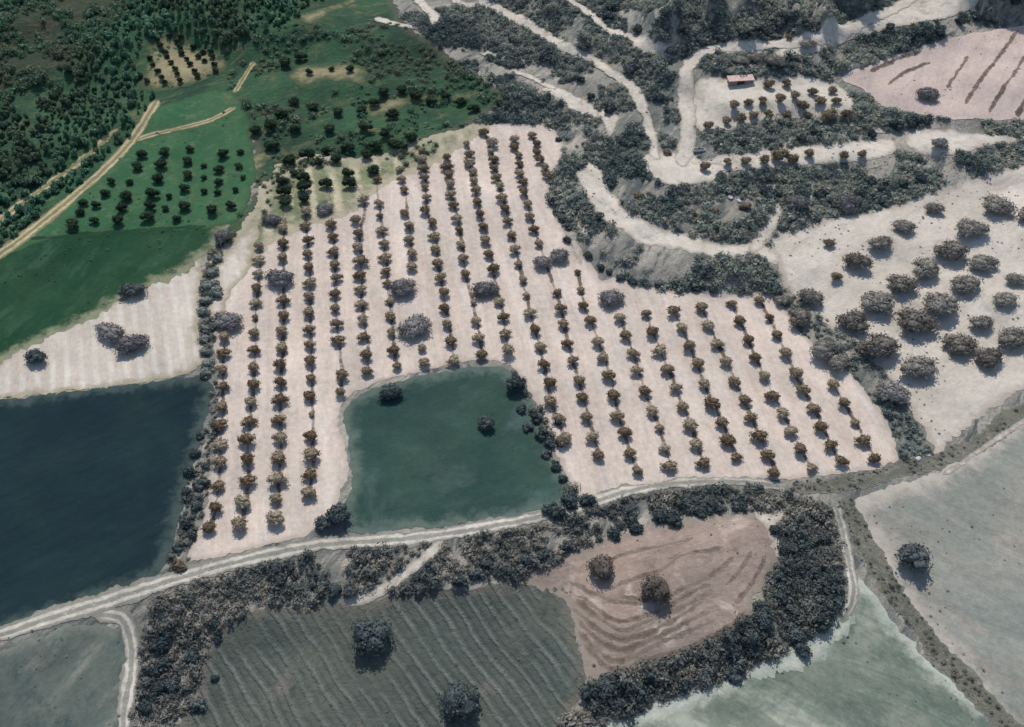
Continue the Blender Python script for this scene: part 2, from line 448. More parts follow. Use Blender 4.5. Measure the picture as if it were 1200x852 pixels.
field("orchard_soil", [(222, 658), (236, 612), (248, 560), (256, 500), (254, 440), (252, 390), (256, 345), (262, 312), (280, 278), (300, 250), (322, 228), (345, 205), (380, 196),
                       (425, 192), (480, 174), (540, 152), (580, 146), (636, 146), (654, 160), (660, 182), (648, 204), (642, 226), (650, 250), (660, 270), (668, 290), (692, 308),
                       (704, 328), (724, 324), (746, 334), (800, 342), (860, 345), (906, 347), (936, 388), (990, 432), (1030, 478), (1052, 526), (1044, 546), (960, 558), (880, 564),
                       (800, 562), (740, 577), (700, 592), (680, 584), (668, 566), (656, 536), (640, 500), (625, 468), (600, 430), (560, 424), (500, 434), (430, 452), (404, 468),
                       (399, 500), (407, 540), (399, 582), (376, 618), (300, 642)], SOIL, 2, .4, 1.4)
field("stubble_patch", [(262, 330), (250, 300), (272, 276), (298, 245), (308, 215), (330, 190), (380, 182), (430, 184), (500, 162), (545, 148), (570, 152), (510, 192), (450, 218), (420, 246),
                        (366, 266), (322, 284), (292, 312)], M_WORN, 3, .8, 1.4, clear=False)
field("bare_margin", [(240, 345), (252, 310), (276, 285), (300, 262), (304, 280), (288, 320), (270, 345), (262, 380), (248, 372)], M_BARE, 4, .5, 1.2)
field("crop_field", [(402, 482), (432, 457), (500, 440), (560, 430), (596, 434), (620, 470), (640, 508), (656, 548), (668, 574), (660, 590), (600, 606), (540, 614), (470, 621), (414, 626),
                     (402, 604), (412, 560), (408, 520)], M_TEAL, 3, .4, 1.4)
field("striped_pasture", [(232, 900), (234, 800), (250, 752), (300, 716), (400, 707), (480, 694), (560, 690), (640, 676), (668, 700), (676, 760), (690, 796), (655, 850), (640, 900)],
      M_STRIPE, 2, .5, 1.5)
field("fallow_field", [(620, 682), (660, 655), (720, 630), (790, 608), (850, 600), (896, 602), (916, 632), (906, 668), (884, 708), (868, 736), (800, 764), (710, 792), (688, 792), (674, 745),
                       (668, 704)], M_MOUND, 3, .8, 1.3)
field("corner_pasture", [(-120, 810), (0, 762), (60, 742), (110, 732), (158, 736), (160, 780), (152, 840), (150, 920), (-120, 920)], M_CORNER, 2, .5, 1.5)
field("mint_pasture", [(655, 930), (690, 862), (745, 832), (820, 806), (900, 776), (958, 752), (988, 712), (1004, 680), (1024, 696), (1066, 750), (1120, 806), (1190, 866), (1200, 930)], M_MINT, 2, .5, 1.5)
field("pale_pasture", [(1000, 588), (1080, 560), (1150, 524), (1230, 474), (1500, 400), (1500, 930), (1220, 900), (1170, 846), (1110, 772), (1060, 706), (1024, 640)], M_PALE, 2, .5, 1.7)
field("east_slope", [(912, 312), (905, 282), (960, 258), (1030, 246), (1100, 222), (1200, 194), (1400, 150), (1400, 400), (1200, 458), (1150, 486), (1112, 522), (1096, 532), (1070, 486), (1040, 440),
                     (1000, 400), (960, 366), (925, 342)], M_EAST, 2, .85, 1.6)
field("upper_terrace", [(814, 98), (840, 92), (900, 92), (955, 90), (992, 108), (1000, 132), (970, 138), (920, 140), (860, 150), (828, 156), (812, 140)], M_CHALK, 2, .55, 1.2)
field("middle_terrace", [(800, 205), (835, 186), (880, 178), (950, 170), (1010, 164), (1044, 164), (1050, 176), (1020, 188), (960, 194), (900, 198), (850, 200), (830, 212)], M_CHALK, 2, .55, 1.2)
field("pink_field", [(986, 92), (1020, 76), (1060, 62), (1110, 46), (1190, 32), (1400, 10), (1400, 130), (1200, 141), (1120, 140), (1060, 132), (1030, 124), (1010, 106)], M_PINK, 2, .35, 1.4)
field("narrow_terrace", [(1062, 160), (1082, 150), (1130, 156), (1210, 160), (1260, 160), (1180, 168), (1120, 179), (1084, 181), (1066, 172)], M_CHALK, 2, .55, 1.1)
field("road_terrace", [(960, 44), (1000, 28), (1050, 10), (1100, -10), (1160, -30), (1160, 0), (1110, 20), (1060, 30), (1010, 42), (950, 64), (900, 66), (920, 54)], M_CHALK, 2, .4, 1.2)
field("curved_terrace", [(678, 200), (690, 192), (706, 200), (716, 222), (738, 248), (780, 268), (830, 282), (880, 286), (908, 290), (912, 312), (880, 298), (840, 300), (790, 292), (750, 280),
                         (712, 262), (690, 238), (678, 218)], M_CHALK, 2, .75, 1.1)
field("track_junction", [(752, 188), (768, 178), (790, 180), (806, 178), (826, 190), (850, 196), (836, 212), (800, 218), (772, 212), (756, 200)], M_CHALK, 3, .4, 1.0)
field("bare_patch", [(670, 284), (676, 284), (684, 300), (681, 312), (675, 304)], M_CHALK, 4, .15, .8)
field("bare_patch", [(700, 130), (722, 132), (720, 152), (712, 162), (708, 148)], M_LANE, 2, .3, .9)
field("bare_patch", [(640, 105), (668, 110), (695, 125), (704, 140), (690, 136), (660, 120)], M_LANE, 2, .6, .9)
field("bare_patch", [(885, 600), (925, 602), (938, 610), (910, 612), (915, 640), (910, 650), (900, 625)], M_CHALK, 4, .4, .8)
field("tan_clearing", [(342, 88), (362, 78), (400, 74), (424, 76), (432, 92), (440, 104), (420, 98), (400, 94), (368, 98), (350, 98)], M_TAN, 2, 1.0, 1.0)
field("tan_clearing", [(425, 122), (450, 118), (500, 112), (552, 106), (556, 114), (510, 120), (470, 128), (440, 140), (426, 136)], M_TAN, 2, 1.1, 1.0)
field("tan_clearing", [(346, 20), (372, 12), (404, 2), (430, -12), (420, 2), (390, 14), (372, 26), (360, 28)], M_TAN, 2, .4, 1.0)
field("tan_clearing", [(-60, 20), (0, 2), (24, 0), (40, -20), (-60, -30)], M_TAN, 2, .6, 1.4)
field("tan_clearing", [(290, 185), (305, 178), (322, 176), (312, 192), (300, 208), (288, 228), (272, 230), (282, 205)], M_TAN, 3, .5, .9)
field("olive_plot", [(174, 50), (195, 40), (212, 40), (232, 55), (256, 62), (266, 78), (250, 90), (220, 100), (185, 107), (164, 102), (172, 78)], M_TAN, 2, .4, 1.1)

field("brown_slope", [(-90, 60), (0, 18), (60, 0), (130, -20), (150, 10), (130, 34), (112, 50), (80, 72), (52, 96), (10, 112), (-90, 150)],
      ground_mat("brown_slope", A(72, 80, 62), A(62, 74, 58), A(106, 98, 78), mid=.3, bump=1.0, dist=.6, grain=1.2, edge=(A(64, 78, 60), 5), stretch=(30, 3)), 2, 1.6, 1.8)

# ---- tracks
strip("farm_track", [(-120, 790), (-40, 760), (60, 724), (120, 706), (190, 684), (280, 658), (370, 640), (470, 632), (560, 620), (640, 604), (690, 590), (740, 575), (800, 566), (870, 565), (930, 573)],
      3.0, M_TRACK, 6, .35, .7, ends=(4.2, 2.1))
strip("grass_track", [(925, 572), (1000, 566), (1050, 552), (1100, 538), (1150, 516), (1200, 482), (1300, 420)], 3.6, M_VERGE, 4, .5, .8, ends=(3.0, 4.4))
strip("side_track", [(520, 632), (500, 652), (470, 676), (440, 696), (405, 707)], 2.1, M_LANE, 5, .2, .8)
strip("side_track", [(110, 720), (140, 724), (152, 745), (154, 785), (146, 830), (138, 920)], 2.8, M_TRACK, 5, .32, .7)
strip("grass_verge", [(990, 586), (1016, 640), (1050, 698), (1100, 762), (1150, 818), (1230, 910)], 3.8, M_VERGE, 4, .5, .8, ends=(2.6, 5.4))
strip("side_track", [(978, 590), (988, 625), (996, 665), (1000, 700), (985, 730)], 2.2, M_TRACK, 5, .32, .7)
strip("side_track", [(1105, 556), (1140, 534), (1180, 506), (1240, 470)], 1.0, M_LANE, 6, .15, .7)
strip("hill_lane", [(1080, -8), (1040, 14), (985, 36), (930, 50), (880, 54), (840, 57), (815, 68), (805, 85), (804, 110), (806, 140), (804, 170), (800, 196)], 4.4, M_LANE, 5, .38, .7)
strip("hill_track", [(560, 0), (590, 14), (630, 36), (662, 56), (690, 68), (720, 88), (744, 108), (756, 136), (764, 160), (768, 188)], 3.6, M_LANE, 5, .35, .8, ends=(4.6, 3.0))
strip("hill_track", [(655, -8), (690, 16), (712, 36), (740, 44), (765, 58), (800, 64)], 3.4, M_LANE, 4, .35, .8)
strip("hill_track", [(478, -10), (498, 8), (510, 24), (500, 30)], 3.6, M_LANE, 4, .35, .8)
strip("hill_track", [(520, -10), (545, 8), (570, 0)], 3.0, M_LANE, 4, .4, .8)
strip("side_track", [(880, 296), (900, 268), (912, 244), (906, 240)], 3.2, M_CHALK, 5, .3, .8)
strip("earth_track", [(-60, 335), (0, 298), (40, 268), (80, 236), (110, 210), (138, 184), (158, 160), (174, 135), (184, 118)], 3.4, M_EARTH, 5, .18, .8, ends=(4.2, 3.2))
strip("earth_track", [(156, 166), (180, 158), (215, 150), (250, 140), (275, 126)], 2.2, M_EARTH, 5, .2, .8)
strip("earth_track", [(-40, 290), (0, 258), (30, 236), (60, 214), (95, 188), (145, 148)], 3.4, M_EARTH, 4, .6, .9, ends=(4.5, 1.6))
strip("earth_track", [(275, 110), (284, 94), (298, 72)], 2.2, M_EARTH, 4, .3, .8)
strip("field_bank", [(36, 280), (100, 276), (160, 270), (242, 266)], 1.0, ground_mat("bank_grass", A(34, 66, 44), A(40, 72, 48), A(60, 86, 58)), 5, .2, .7)

for L, w_ in (([(440, 22), (470, 30), (500, 33)], 2.4), ([(772, 14), (770, 30), (766, 50)], 2.2), ([(600, 82), (625, 92), (650, 106)], 2.0), ([(560, 62), (585, 66), (605, 78)], 1.6),
              ([(905, 206), (950, 203), (1000, 200), (1040, 192)], 1.6), ([(850, 62), (880, 60), (910, 64)], 1.4), ([(1000, 150), (1030, 152), (1060, 150)], 1.6), ([(655, 215), (662, 238), (676, 262), (698, 284)], 1.3)):
    strip("bare_ledge", L, w_, M_LANE, 3, .5, .7, clear=False)

# ---- tillage and weed lines
for L in ([(668, 682), (700, 696), (718, 705), (752, 707)], [(665, 692), (688, 704), (720, 727), (742, 726), (775, 716), (808, 696), (832, 684)],
          [(668, 710), (695, 734), (725, 749), (752, 744), (790, 727), (826, 704)], [(678, 740), (700, 762), (722, 774), (756, 761), (790, 746), (838, 726)],
          [(706, 692), (740, 680), (775, 668), (800, 650)], [(780, 655), (815, 648), (850, 640)],
          [(675, 702), (702, 722), (728, 737), (760, 728), (800, 711), (836, 692)], [(676, 724), (698, 748), (724, 761), (754, 753), (790, 737), (832, 716)],
          [(684, 756), (706, 776), (728, 786), (764, 773), (800, 762)], [(725, 700), (765, 702), (800, 690), (835, 672), (860, 652)], [(690, 664), (730, 650), (770, 640), (812, 630)], [(848, 688), (868, 668), (880, 645)], [(862, 706), (884, 680), (897, 650)], [(740, 778), (790, 764), (846, 742), (872, 720)]):
    strip("furrow", L, .85, M_FURROW, 5, .25, .6, clear=False)
for L in ([(1192, 37), (1172, 64), (1150, 92), (1131, 122)], [(1204, 62), (1184, 92), (1158, 132)], [(1220, 84), (1204, 112), (1192, 136)], [(1135, 66), (1122, 84), (1110, 104)],
          [(1020, 84), (1050, 70), (1080, 60)], [(1040, 100), (1062, 84), (1090, 74)]):
    strip("furrow", L, 1.0, M_FURROW, 5, .25, .7, clear=False)

# ------------------------------------------------------------------ plants
def ico():
    import bmesh
    out = []
    for sub in (1, 2):
        bm = bmesh.new(); bmesh.ops.create_icosphere(bm, subdivisions=sub, radius=1)
        out.append((np.array([v.co[:] for v in bm.verts]), np.array([[v.index for v in f.verts] for f in bm.faces])))
        bm.free()
    return out


ICO1, ICO2 = ico()


def unit(r, n):
    d = r.normal(size=(n, 3))
    return d / np.linalg.norm(d, axis=1)[:, None]


def crown(seed, rad, lumps, leaves, leaf, base=0.0, core=ICO1, fill=.86, sp=(.35, .68), ss=(.36, .56), reach=(.72, 1.16)):
    """an uneven crown: leaf sprays over several lobes with a twiggy heart in each. Returns verts, quads, tris"""
    r = np.random.default_rng(seed)
    rad = np.array(rad)
    d = unit(r, lumps); d[:, 2] = np.abs(d[:, 2]) * .9 - .25
    C = d * r.uniform(*sp, (lumps, 1)) * rad
    S = r.uniform(*ss, (lumps, 1)) * rad
    if lumps == 1:
        C[:] = 0; S[:] = rad * .85
    V, T, n = [], [], 0
    for k in range(lumps):
        v = core[0] * (1 + r.uniform(-.22, .12, (len(core[0]), 1))) * S[k] * fill + C[k]
        V.append(v); T.append(core[1] + n); n += len(v)
    w = S.prod(1) ** .66
    which = r.choice(lumps, leaves, p=w / w.sum())
    dd = unit(r, leaves)
    p = C[which] + dd * S[which] * r.uniform(*reach, (leaves, 1))
    nrm = dd + .8 * unit(r, leaves); nrm /= np.linalg.norm(nrm, axis=1)[:, None]
    a = np.cross(nrm, unit(r, leaves)); a /= np.linalg.norm(a, axis=1)[:, None] + 1e-9
    b = np.cross(nrm, a)
    s = leaf * r.uniform(.55, 1.25, (leaves, 1))
    a, b = a * s * .62, b * s * .42
    q = np.stack([p - a, p + b * .8 - a * .1, p + a, p - b * .8 + a * .1], 1).reshape(-1, 3)
    V.append(q)
    V = np.vstack(V)
    low = np.percentile(V[:, 2], 1)
    V[:, 2] += base - low
    V[:, 2] = np.maximum(V[:, 2], base - .25)
    return V, np.arange(n, n + 4 * leaves).reshape(-1, 4), np.vstack(T)


def trunk_geo(seed, h, r0, forks, reach):
    """tapered trunk with limbs, one mesh"""
    r = np.random.default_rng(seed)
    V, Qs = [], []
    def tube(pts, rads):
        n0 = sum(len(v) for v in V); m = 7
        for p, q in zip(pts, rads):
            an = np.arange(m) / m * 2 * math.pi
            V.append(np.column_stack([p[0] + q * np.cos(an), p[1] + q * np.sin(an), np.full(m, p[2])]))
        for k in range(len(pts) - 1):
            for j in range(m):
                Qs.append((n0 + k * m + j, n0 + k * m + (j + 1) % m, n0 + (k + 1) * m + (j + 1) % m, n0 + (k + 1) * m + j))
    b = r.uniform(-.12, .12, 2) * h
    tube([(0, 0, -.3), (0, 0, .05 * h), (b[0] * .5, b[1] * .5, .5 * h), (b[0], b[1], h)], [r0 * 1.7, r0 * 1.25, r0, r0 * .85])
    for k in range(forks):
        an = 2 * math.pi * (k + r.uniform(-.25, .25)) / forks
        e = np.array([math.cos(an), math.sin(an)]) * reach
        tube([(b[0], b[1], h * .92), (b[0] + e[0] * .5, b[1] + e[1] * .5, h * 1.35), (b[0] + e[0], b[1] + e[1], h * 1.9)], [r0 * .6, r0 * .4, r0 * .15])
    return np.vstack(V), Qs


def FO(*c):
    return tuple(min(.5, x / .92) for x in lin(c))


BARK = NT("bark")
_P = BARK.n("ShaderNodeTexCoord").outputs["Object"]
_n = BARK.noise(_P, 9, 4, .7)
BARK = BARK.finish(BARK.mix(_n, (.06, .045, .035), (.17, .14, .115)), _n, .6, .03)
L_YOUNG = leaf_mat("young_olive_leaves", (FO(104, 88, 70), FO(126, 112, 92), FO(150, 138, 118)), 1.1, .5)
L_GREY = leaf_mat("grey_olive_leaves", (FO(92, 88, 88), FO(116, 113, 112), FO(138, 134, 128)), .7, .25)
L_EAST = leaf_mat("old_olive_leaves", (FO(98, 90, 82), FO(124, 120, 112), FO(144, 138, 126)), .6, .3)
L_RUST = leaf_mat("brown_leaves", (FO(98, 84, 66), FO(120, 106, 86), FO(138, 126, 104)), 1.0, .25)
L_ROUND = leaf_mat("round_tree_leaves", (FO(72, 64, 56), FO(90, 82, 74), FO(104, 96, 88)), 1.0, .2)
L_DARK = leaf_mat("dark_leaves", (FO(48, 58, 58), FO(68, 78, 78), FO(96, 100, 98)), .8, .25)
L_GREEN = leaf_mat("meadow_tree_leaves", (FO(30, 44, 32), FO(40, 56, 40), FO(58, 74, 50)), .8, .25)
L_BANK = leaf_mat("bank_scrub_leaves", (FO(92, 102, 94), FO(126, 132, 122), FO(164, 158, 140)), .3, .1, (.05, FO(82, 94, 90)))
L_SOUTH = leaf_mat("south_scrub_leaves", (FO(78, 79, 74), FO(110, 109, 101), FO(150, 143, 130)), .3, .1, (.06, FO(78, 84, 82)))
L_FOREST = leaf_mat("forest_leaves", (FO(50, 80, 62), FO(76, 112, 88), FO(116, 148, 116)), .35, .1, (.03, FO(78, 92, 72)))
L_WILD = leaf_mat("wild_scrub_leaves", (FO(54, 76, 62), FO(82, 110, 86), FO(124, 140, 104)), .4, .1, (.05, FO(92, 98, 80)))

KIT = {}


def kit(key, count, rad, lumps, leaves, leaf, mat, base, trunk=None, core=ICO1, sp=(.3, .6), ss=(.4, .6)):
    out = []
    for k in range(count):
        V, q, t = crown(sum(map(ord, key)) * 13 + k, rad, lumps, leaves, leaf, base, core, .86, sp, ss)
        cm = mesh_np(key + "_crown", V, q, t, mat)
        tm = None
        if trunk:
            tv, tq = trunk_geo(k + 5, *trunk)
            tm = mesh_np(key + "_trunk", tv, tq, None, BARK, True)
        out.append((cm, tm))
    KIT[key] = (out, rad, base)


kit("young", 8, (1.6, 1.55, 1.0), 9, 420, .36, L_YOUNG, .5, (.75, .09, 3, .5), sp=(.2, .5), ss=(.42, .62))
kit("grey", 5, (4.1, 3.5, 1.8), 16, 1900, .5, L_GREY, .7, (1.4, .28, 5, 1.6))
kit("east", 6, (4.3, 3.6, 1.8), 15, 1700, .5, L_EAST, .8, (1.4, .28, 5, 1.6))
kit("round", 3, (3.3, 3.2, 2.2), 16, 1300, .42, L_ROUND, .5, (1.2, .2, 4, 1.2), sp=(.2, .5), ss=(.45, .6))
kit("rust", 4, (2.0, 2.0, 1.4), 8, 500, .42, L_RUST, .5, (.9, .14, 4, .8))
kit("dark", 5, (3.0, 2.8, 2.0), 11, 1000, .46, L_DARK, .5, (1.2, .22, 4, 1.2))
kit("meadow", 5, (2.3, 2.2, 1.9), 9, 620, .42, L_GREEN, .6, (1.2, .18, 4, .9))
kit("plot", 4, (1.7, 1.7, 1.3), 7, 360, .4, L_GREEN, .4, (.9, .13, 4, .7))
kit("bushdark", 4, (1.5, 1.4, 1.05), 6, 340, .36, L_DARK, -.05)
kit("bushgrey", 4, (1.7, 1.5, 1.1), 7, 380, .38, L_BANK, -.05)
kit("bushbrown", 3, (1.4, 1.3, .95), 6, 300, .36, L_RUST, -.05)


def plant(key, u, v, name, label, cat, group=None, size=1.0, wide=1.0, tall=1.0):
    """stand a plant so that its crown's middle lies on the survey ray through (u, v)"""
    meshes, rad, base = KIT[key]
    cm, tm = random.choice(meshes)
    lift = (base + rad[2] * .75) * size * tall
    p = ground(u, v, lift)[0]
    sc = (size * wide * random.uniform(.95, 1.05), size * random.uniform(.95, 1.05), size * tall * random.uniform(.93, 1.07))
    rz = random.uniform(-.5, .5) + random.choice((0, math.pi))
    if tm:
        root = link(name, None)
        link("crown", cm, root); link("trunk", tm, root)
    else:
        root = link(name, cm)
    root.location = p; root.rotation_euler = (0, 0, rz); root.scale = sc
    return tag(root, label, cat, group)


ORD = ("first second third fourth fifth sixth seventh eighth ninth tenth eleventh twelfth thirteenth fourteenth fifteenth sixteenth seventeenth eighteenth nineteenth "
       "twentieth twenty-first twenty-second twenty-third twenty-fourth twenty-fifth twenty-sixth twenty-seventh").split()

# crops of the survey frame that the orchard rows were read from: origin, pixels six times enlarged
CR = {"A1": (200, 140), "A2": (360, 140), "A3": (530, 130), "A4": (200, 260), "A5": (360, 260), "A6": (530, 260), "A7": (690, 300), "A8": (850, 300),
      "B1": (180, 380), "B2": (350, 380), "B3": (530, 380), "B4": (690, 420), "B5": (850, 420), "B6": (180, 500), "B7": (600, 480), "B8": (120, 140)}
ROWS = [
    "B1 495,90 488,200 480,320 485,440 478,580 462,705 B6 465,125 460,245 450,415 425,570 385,710",
    "A4 625,170 615,265 612,362 605,470 597,568 597,672,.6 590,780 B1 705,182 695,300 692,425 682,548 668,685 655,805,1.15 B6 665,235 660,380 630,530,1.15 605,690,1.2",
    "A1 775,435 795,500 800,575 785,760 A4 788,150 785,250 788,550 785,658 785,765 B1 900,165 895,285,1.1 885,410,1.1 885,530,1.1 880,670 885,795,1.15 B6 875,220,1.1 870,370,1.1 865,505 860,645,1.2",
    "A1 930,400 935,475 945,555 950,645 945,745 A4 965,130 960,225 970,320 975,425 978,520 970,635 975,755 B1 1100,140 1105,260 1105,380,.85 1095,505,1.1 1110,635,.5 1100,785 B6 1110,195,1.15 1095,330 1085,470",
    "A2 130,445 165,735 180,825 A5 180,205 192,300 205,395 192,505 200,605,.85 203,720 B2 275,110 295,355,1.1 285,480,.9",
    "A2 285,375 295,445 395,560,1.15 345,700 365,800 A5 352,175 375,270,1.25 365,375,1.2 372,475 378,580 395,690 B2 455,90 480,210,1.1 480,330",
    "A2 470,350 490,425,.8 500,590 507,680,.7 522,780 A5 540,152 545,252 550,345 562,435,.7 580,555,.7 588,665 B2 655,62,.8 665,182 692,295,.8",
    "A2 650,350,.8 662,420 675,492 685,658,.9 712,748 A5 712,125 730,220 735,315 B2 862,165,.8 890,270,1.05",
    "A2 805,215,.8 805,275 815,340 828,405,1.1 830,475,.7 838,550 835,638 875,718,1.1 A5 890,100 905,195 915,290 937,387 955,495 970,605 987,722,.9 B2 1070,120 1085,250",
    "A2 985,262 980,328,1.1 995,388,1.1 1000,452 1010,525 1032,600 1050,695 A5 1065,60,.8 1085,157 1097,258 1105,365 A6 150,570,.6 170,695 B3 185,95 205,215",
    "A3 105,235,.8 125,300 125,365,1.1 145,428,.9 147,488 165,555 175,638 188,722 215,815 A6 232,128 262,225 288,327 330,560 362,668 B3 372,68 385,178,1.1",
    "A3 225,150 290,220,1.3 270,283,.8 288,342 300,402 310,465 330,525 347,605 370,685 388,775 A6 415,92 440,195 465,297,.75 492,408,.8 518,520,.6 545,640 575,755 B3 620,158 640,285 678,410 690,540 745,665 790,800 B7 350,220",
    "A3 440,195 435,255 462,312,.9 468,375 478,435 495,497 507,572 530,650,.9 548,740,.9 A6 575,50 608,153,.85 738,498,.75 760,610 775,720 B3 812,135 848,258 885,395 915,515 950,650 985,790 B7 607,320,.9",
    "A3 562,170,.9 588,230 595,292 622,342 645,395 675,450 A6 882,355,.6 905,480,.7 925,588,.8 968,695 B3 1030,120 1055,235 1105,360 1135,500 B7 745,45 790,165 835,305 880,435,.8",
    "A7 215,435 258,560 310,685 335,810 B4 395,232 440,372 495,495,.7 535,635,.8 568,755",
    "A7 402,410,.9 450,530,1.1 498,660,1.1 B4 550,78 612,210 660,340 712,470,1.1 758,605 805,735",
    "A7 598,388,1.1 652,505 705,630 765,755 B4 812,180 875,320,1.1 935,450,1.1 978,575,1.15 1040,700,.8",
    "A7 795,362 840,485 905,618 965,740 B5 70,165 140,295 180,415 240,545,1.05 305,680,1.05 350,805",
    "A7 1005,335,.8 A8 100,458 160,590 210,715 B5 270,125 330,265,1.1 400,385 460,515 530,640 612,775,.7",
    "A8 240,310,.9 310,435,.8 365,555,.85 435,680 B5 490,105,1.1 555,222 620,355 680,480,1.1 745,615,1.1 820,725",
    "B5 760,185 835,315 915,455,.75 972,575 1050,700",
]
G = "young olive trees planted in rows across the main orchard"
for ri, txt in enumerate(ROWS):
    pts, org = [], None
    for tok in txt.split():
        if tok in CR:
            org = CR[tok]
            continue
        a = [float(x) for x in tok.split(",")]
        pts.append((org[0] + a[0] / 6, org[1] + a[1] / 6, a[2] if len(a) > 2 else 1.0))
    pts.sort(key=lambda p: p[1])
    for k, (u, v, s) in enumerate(pts):
        where = "top" if k else "top"
        dark = v < 262 - .42 * (u - 300) and u < 470
        plant("meadow" if dark else "young", u, v - 1.2, "olive_tree", f"{'dark' if dark else 'young'} olive tree, {ORD[k]} from the {where} in the {ORD[ri]} orchard row from the dark field", "tree", G, s * random.uniform(.92, 1.08) * (.85 if dark else 1.04), 1.15)
    # the weedy line under each row
    run = [pts[0]]
    for p in pts[1:] + [None]:
        if p is None or p[1] - run[-1][1] > 62:
            if len(run) > 2:
                strip("weed_strip", [(a[0] + 1.5, a[1] + 3) for a in run[::2] + ([run[-1]] if len(run) % 2 == 0 else [])], .75, M_WEED, 4, .2, .6, clear=False)
            run = []
        if p:
            run.append(p)

# ---- big grey trees that stand among the rows
for u, v, s, w, lab in (
        (327, 325, .88, 1.15, "big grey-leaved tree among the young rows, just beside the third row near the stubble"),
        (267, 374, .86, 1.2, "big grey tree at the orchard's edge beside the dark hedge strip"),
        (471, 336, .86, 1.1, "broad grey tree in the middle of the rows, above the raggedest one"),
        (486, 380, 1.0, 1.1, "largest ragged grey tree within the rows, uphill of the walled-in teal field"),
        (568, 338, .82, 1.15, "wide grey tree standing across the ninth and tenth orchard rows"),
        (636, 306, .68, 1.0, "purplish grey half of the tree pair near the terrace bank"),
        (656, 298, .72, 1.0, "greener half of the tree pair near the terrace bank, by a white patch"),
        (716, 348, .82, 1.05, "lumpy grey tree alone below the scrubby bank at the orchard's upper edge"),
        (318, 256, .62, 1.3, "dark shady tree on the stubble at the orchard's upper corner"),
        (380, 243, .62, 1.2, "dark grey tree at the head of the fourth and fifth rows")):
    plant("grey", u, v, "mature_tree", lab.replace("walled-in ", ""), "tree", "mature grey trees left standing in the orchard", s, w)

# ---- trees in and around the two dark crop fields, and on the lower ground
for key, u, v, s, w, lab in (
        ("dark", 459, 457, .78, 1.5, "dark tree at the upper edge of the teal crop field"),
        ("dark", 569, 494, .80, 1.0, "lone dark tree standing inside the teal crop field"),
        ("dark", 602, 448, .85, 1.1, "dark tree at the upper inner corner of the teal crop field"),
        ("dark", 398, 602, .98, 1.1, "broad dark tree at the lower corner of the teal field beside the farm track"),
        ("dark", 378, 612, .72, 1.0, "smaller dark tree touching the broad one beside the farm track"),
        ("grey", 128, 387, .84, 1.35, "upper tree of the overlapping pair on the bare soil field"),
        ("grey", 154, 401, .86, 1.35, "lower tree of the overlapping pair on the bare soil field"),
        ("dark", 154, 338, .9, 1.3, "dark tree on the border between the green field and bare soil"),
        ("dark", 40, 416, .95, 1.1, "dark tree at the end of the green field above the bare soil"),
        ("grey", 262, 276, .8, .9, "tall dark tree where the green field meets the orchard hedge"),
        ("dark", 434, 742, 1.35, 1.0, "large dark ragged tree at the head of the striped pasture"),
        ("dark", 540, 822, 1.3, 1.0, "large rounded tree in the striped pasture at the picture's lower edge"),
        ("round", 705, 664, .95, 1.0, "upper of the two round brown trees on the fallow mound"),
        ("round", 769, 688, .98, 1.0, "lower of the two round brown trees on the fallow mound"),
        ("dark", 1072, 654, 1.15, 1.1, "lone dark tree on the pale pasture past the grass verge"),
        ("grey", 1088, 108, .92, 1.0, "lone grey tree on the pink ploughed field"),
        ("grey", 1102, 167, .68, 1.1, "lone tree on the small narrow terrace below the pink field"),
        ("grey", 1047, 458, .95, 1.1, "grey tree in the verge between orchard and east slope"),
        ("grey", 992, 236, .95, 1.15, "dark tree at the top edge of the east slope below the bank"),
        ("grey", 935, 236, .95, 1.1, "dark tree beside the pale side track under the bank"),
        ("east", 948, 50, .62, 1.1, "round olive tree on the roadside terrace at the hilltop lane"),
        ("rust", 925, 42, .62, 1.0, "small brown tree beside the hilltop lane"),
        ("dark", 1043, 30, .6, 1.1, "small green tree below the hilltop terrace")):
    plant(key, u, v, "field_tree" if key != "rust" else "brown_tree", lab, "tree", None, s, w)

# ---- the old olive trees on the east slope, in their slanting rows
G = "old olive trees spread over the pale east slope"
ES = [[(1090 - 0, 1, 0)],]
ES = [
    [(1097, 244, .62), (1170, 240, 1.0), (1210, 250, .9)],
    [(1061, 266, .68), (1140, 268, .92)],
    [(971, 286, .48), (1032, 287, .80), (1114, 293, .92)],
    [(1008, 306, .86), (1084, 315, .90), (1155, 309, .78)],
    [(980, 325, .46), (1057, 333, .86), (1133, 334, .88), (1192, 327, .62)],
    [(953, 347, .82), (1030, 354, .98), (1102, 357, 1.06), (1179, 352, .66)],
    [(1002, 377, .92), (1074, 376, 1.08), (1150, 380, .72)],
    [(1029, 405, 1.0), (1125, 403, .92), (1187, 396, .84)],
    [(1077, 430, .92), (1161, 420, .80)],
]
for ri, row in enumerate(ES):
    for k, (u, v, s) in enumerate(row):
        small = s < .55
        lab = ("small brown olive" if small else "broad grey-green olive") + f" on the east slope, {ORD[k]} in the {ORD[ri]} row from the top"
        plant("rust" if small else "east", u, v - 2, "old_olive_tree", lab, "tree", G, s * (1.7 if small else 1.06), 1.1)
for u, v, s, lab in ((936, 371, .78, "upper tree of the hedge dividing the orchard from the east slope"), (968, 408, .85, "middle tree of the hedge dividing the orchard from the east slope"),
                     (984, 424, .7, "lowest brownish tree of the hedge dividing the orchard from the east slope"), (917, 352, .55, "small tree heading the hedge beside the orchard's upper corner")):
    plant("east", u, v, "hedge_tree", lab, "tree", "trees of the dividing hedge", s, 1.05)

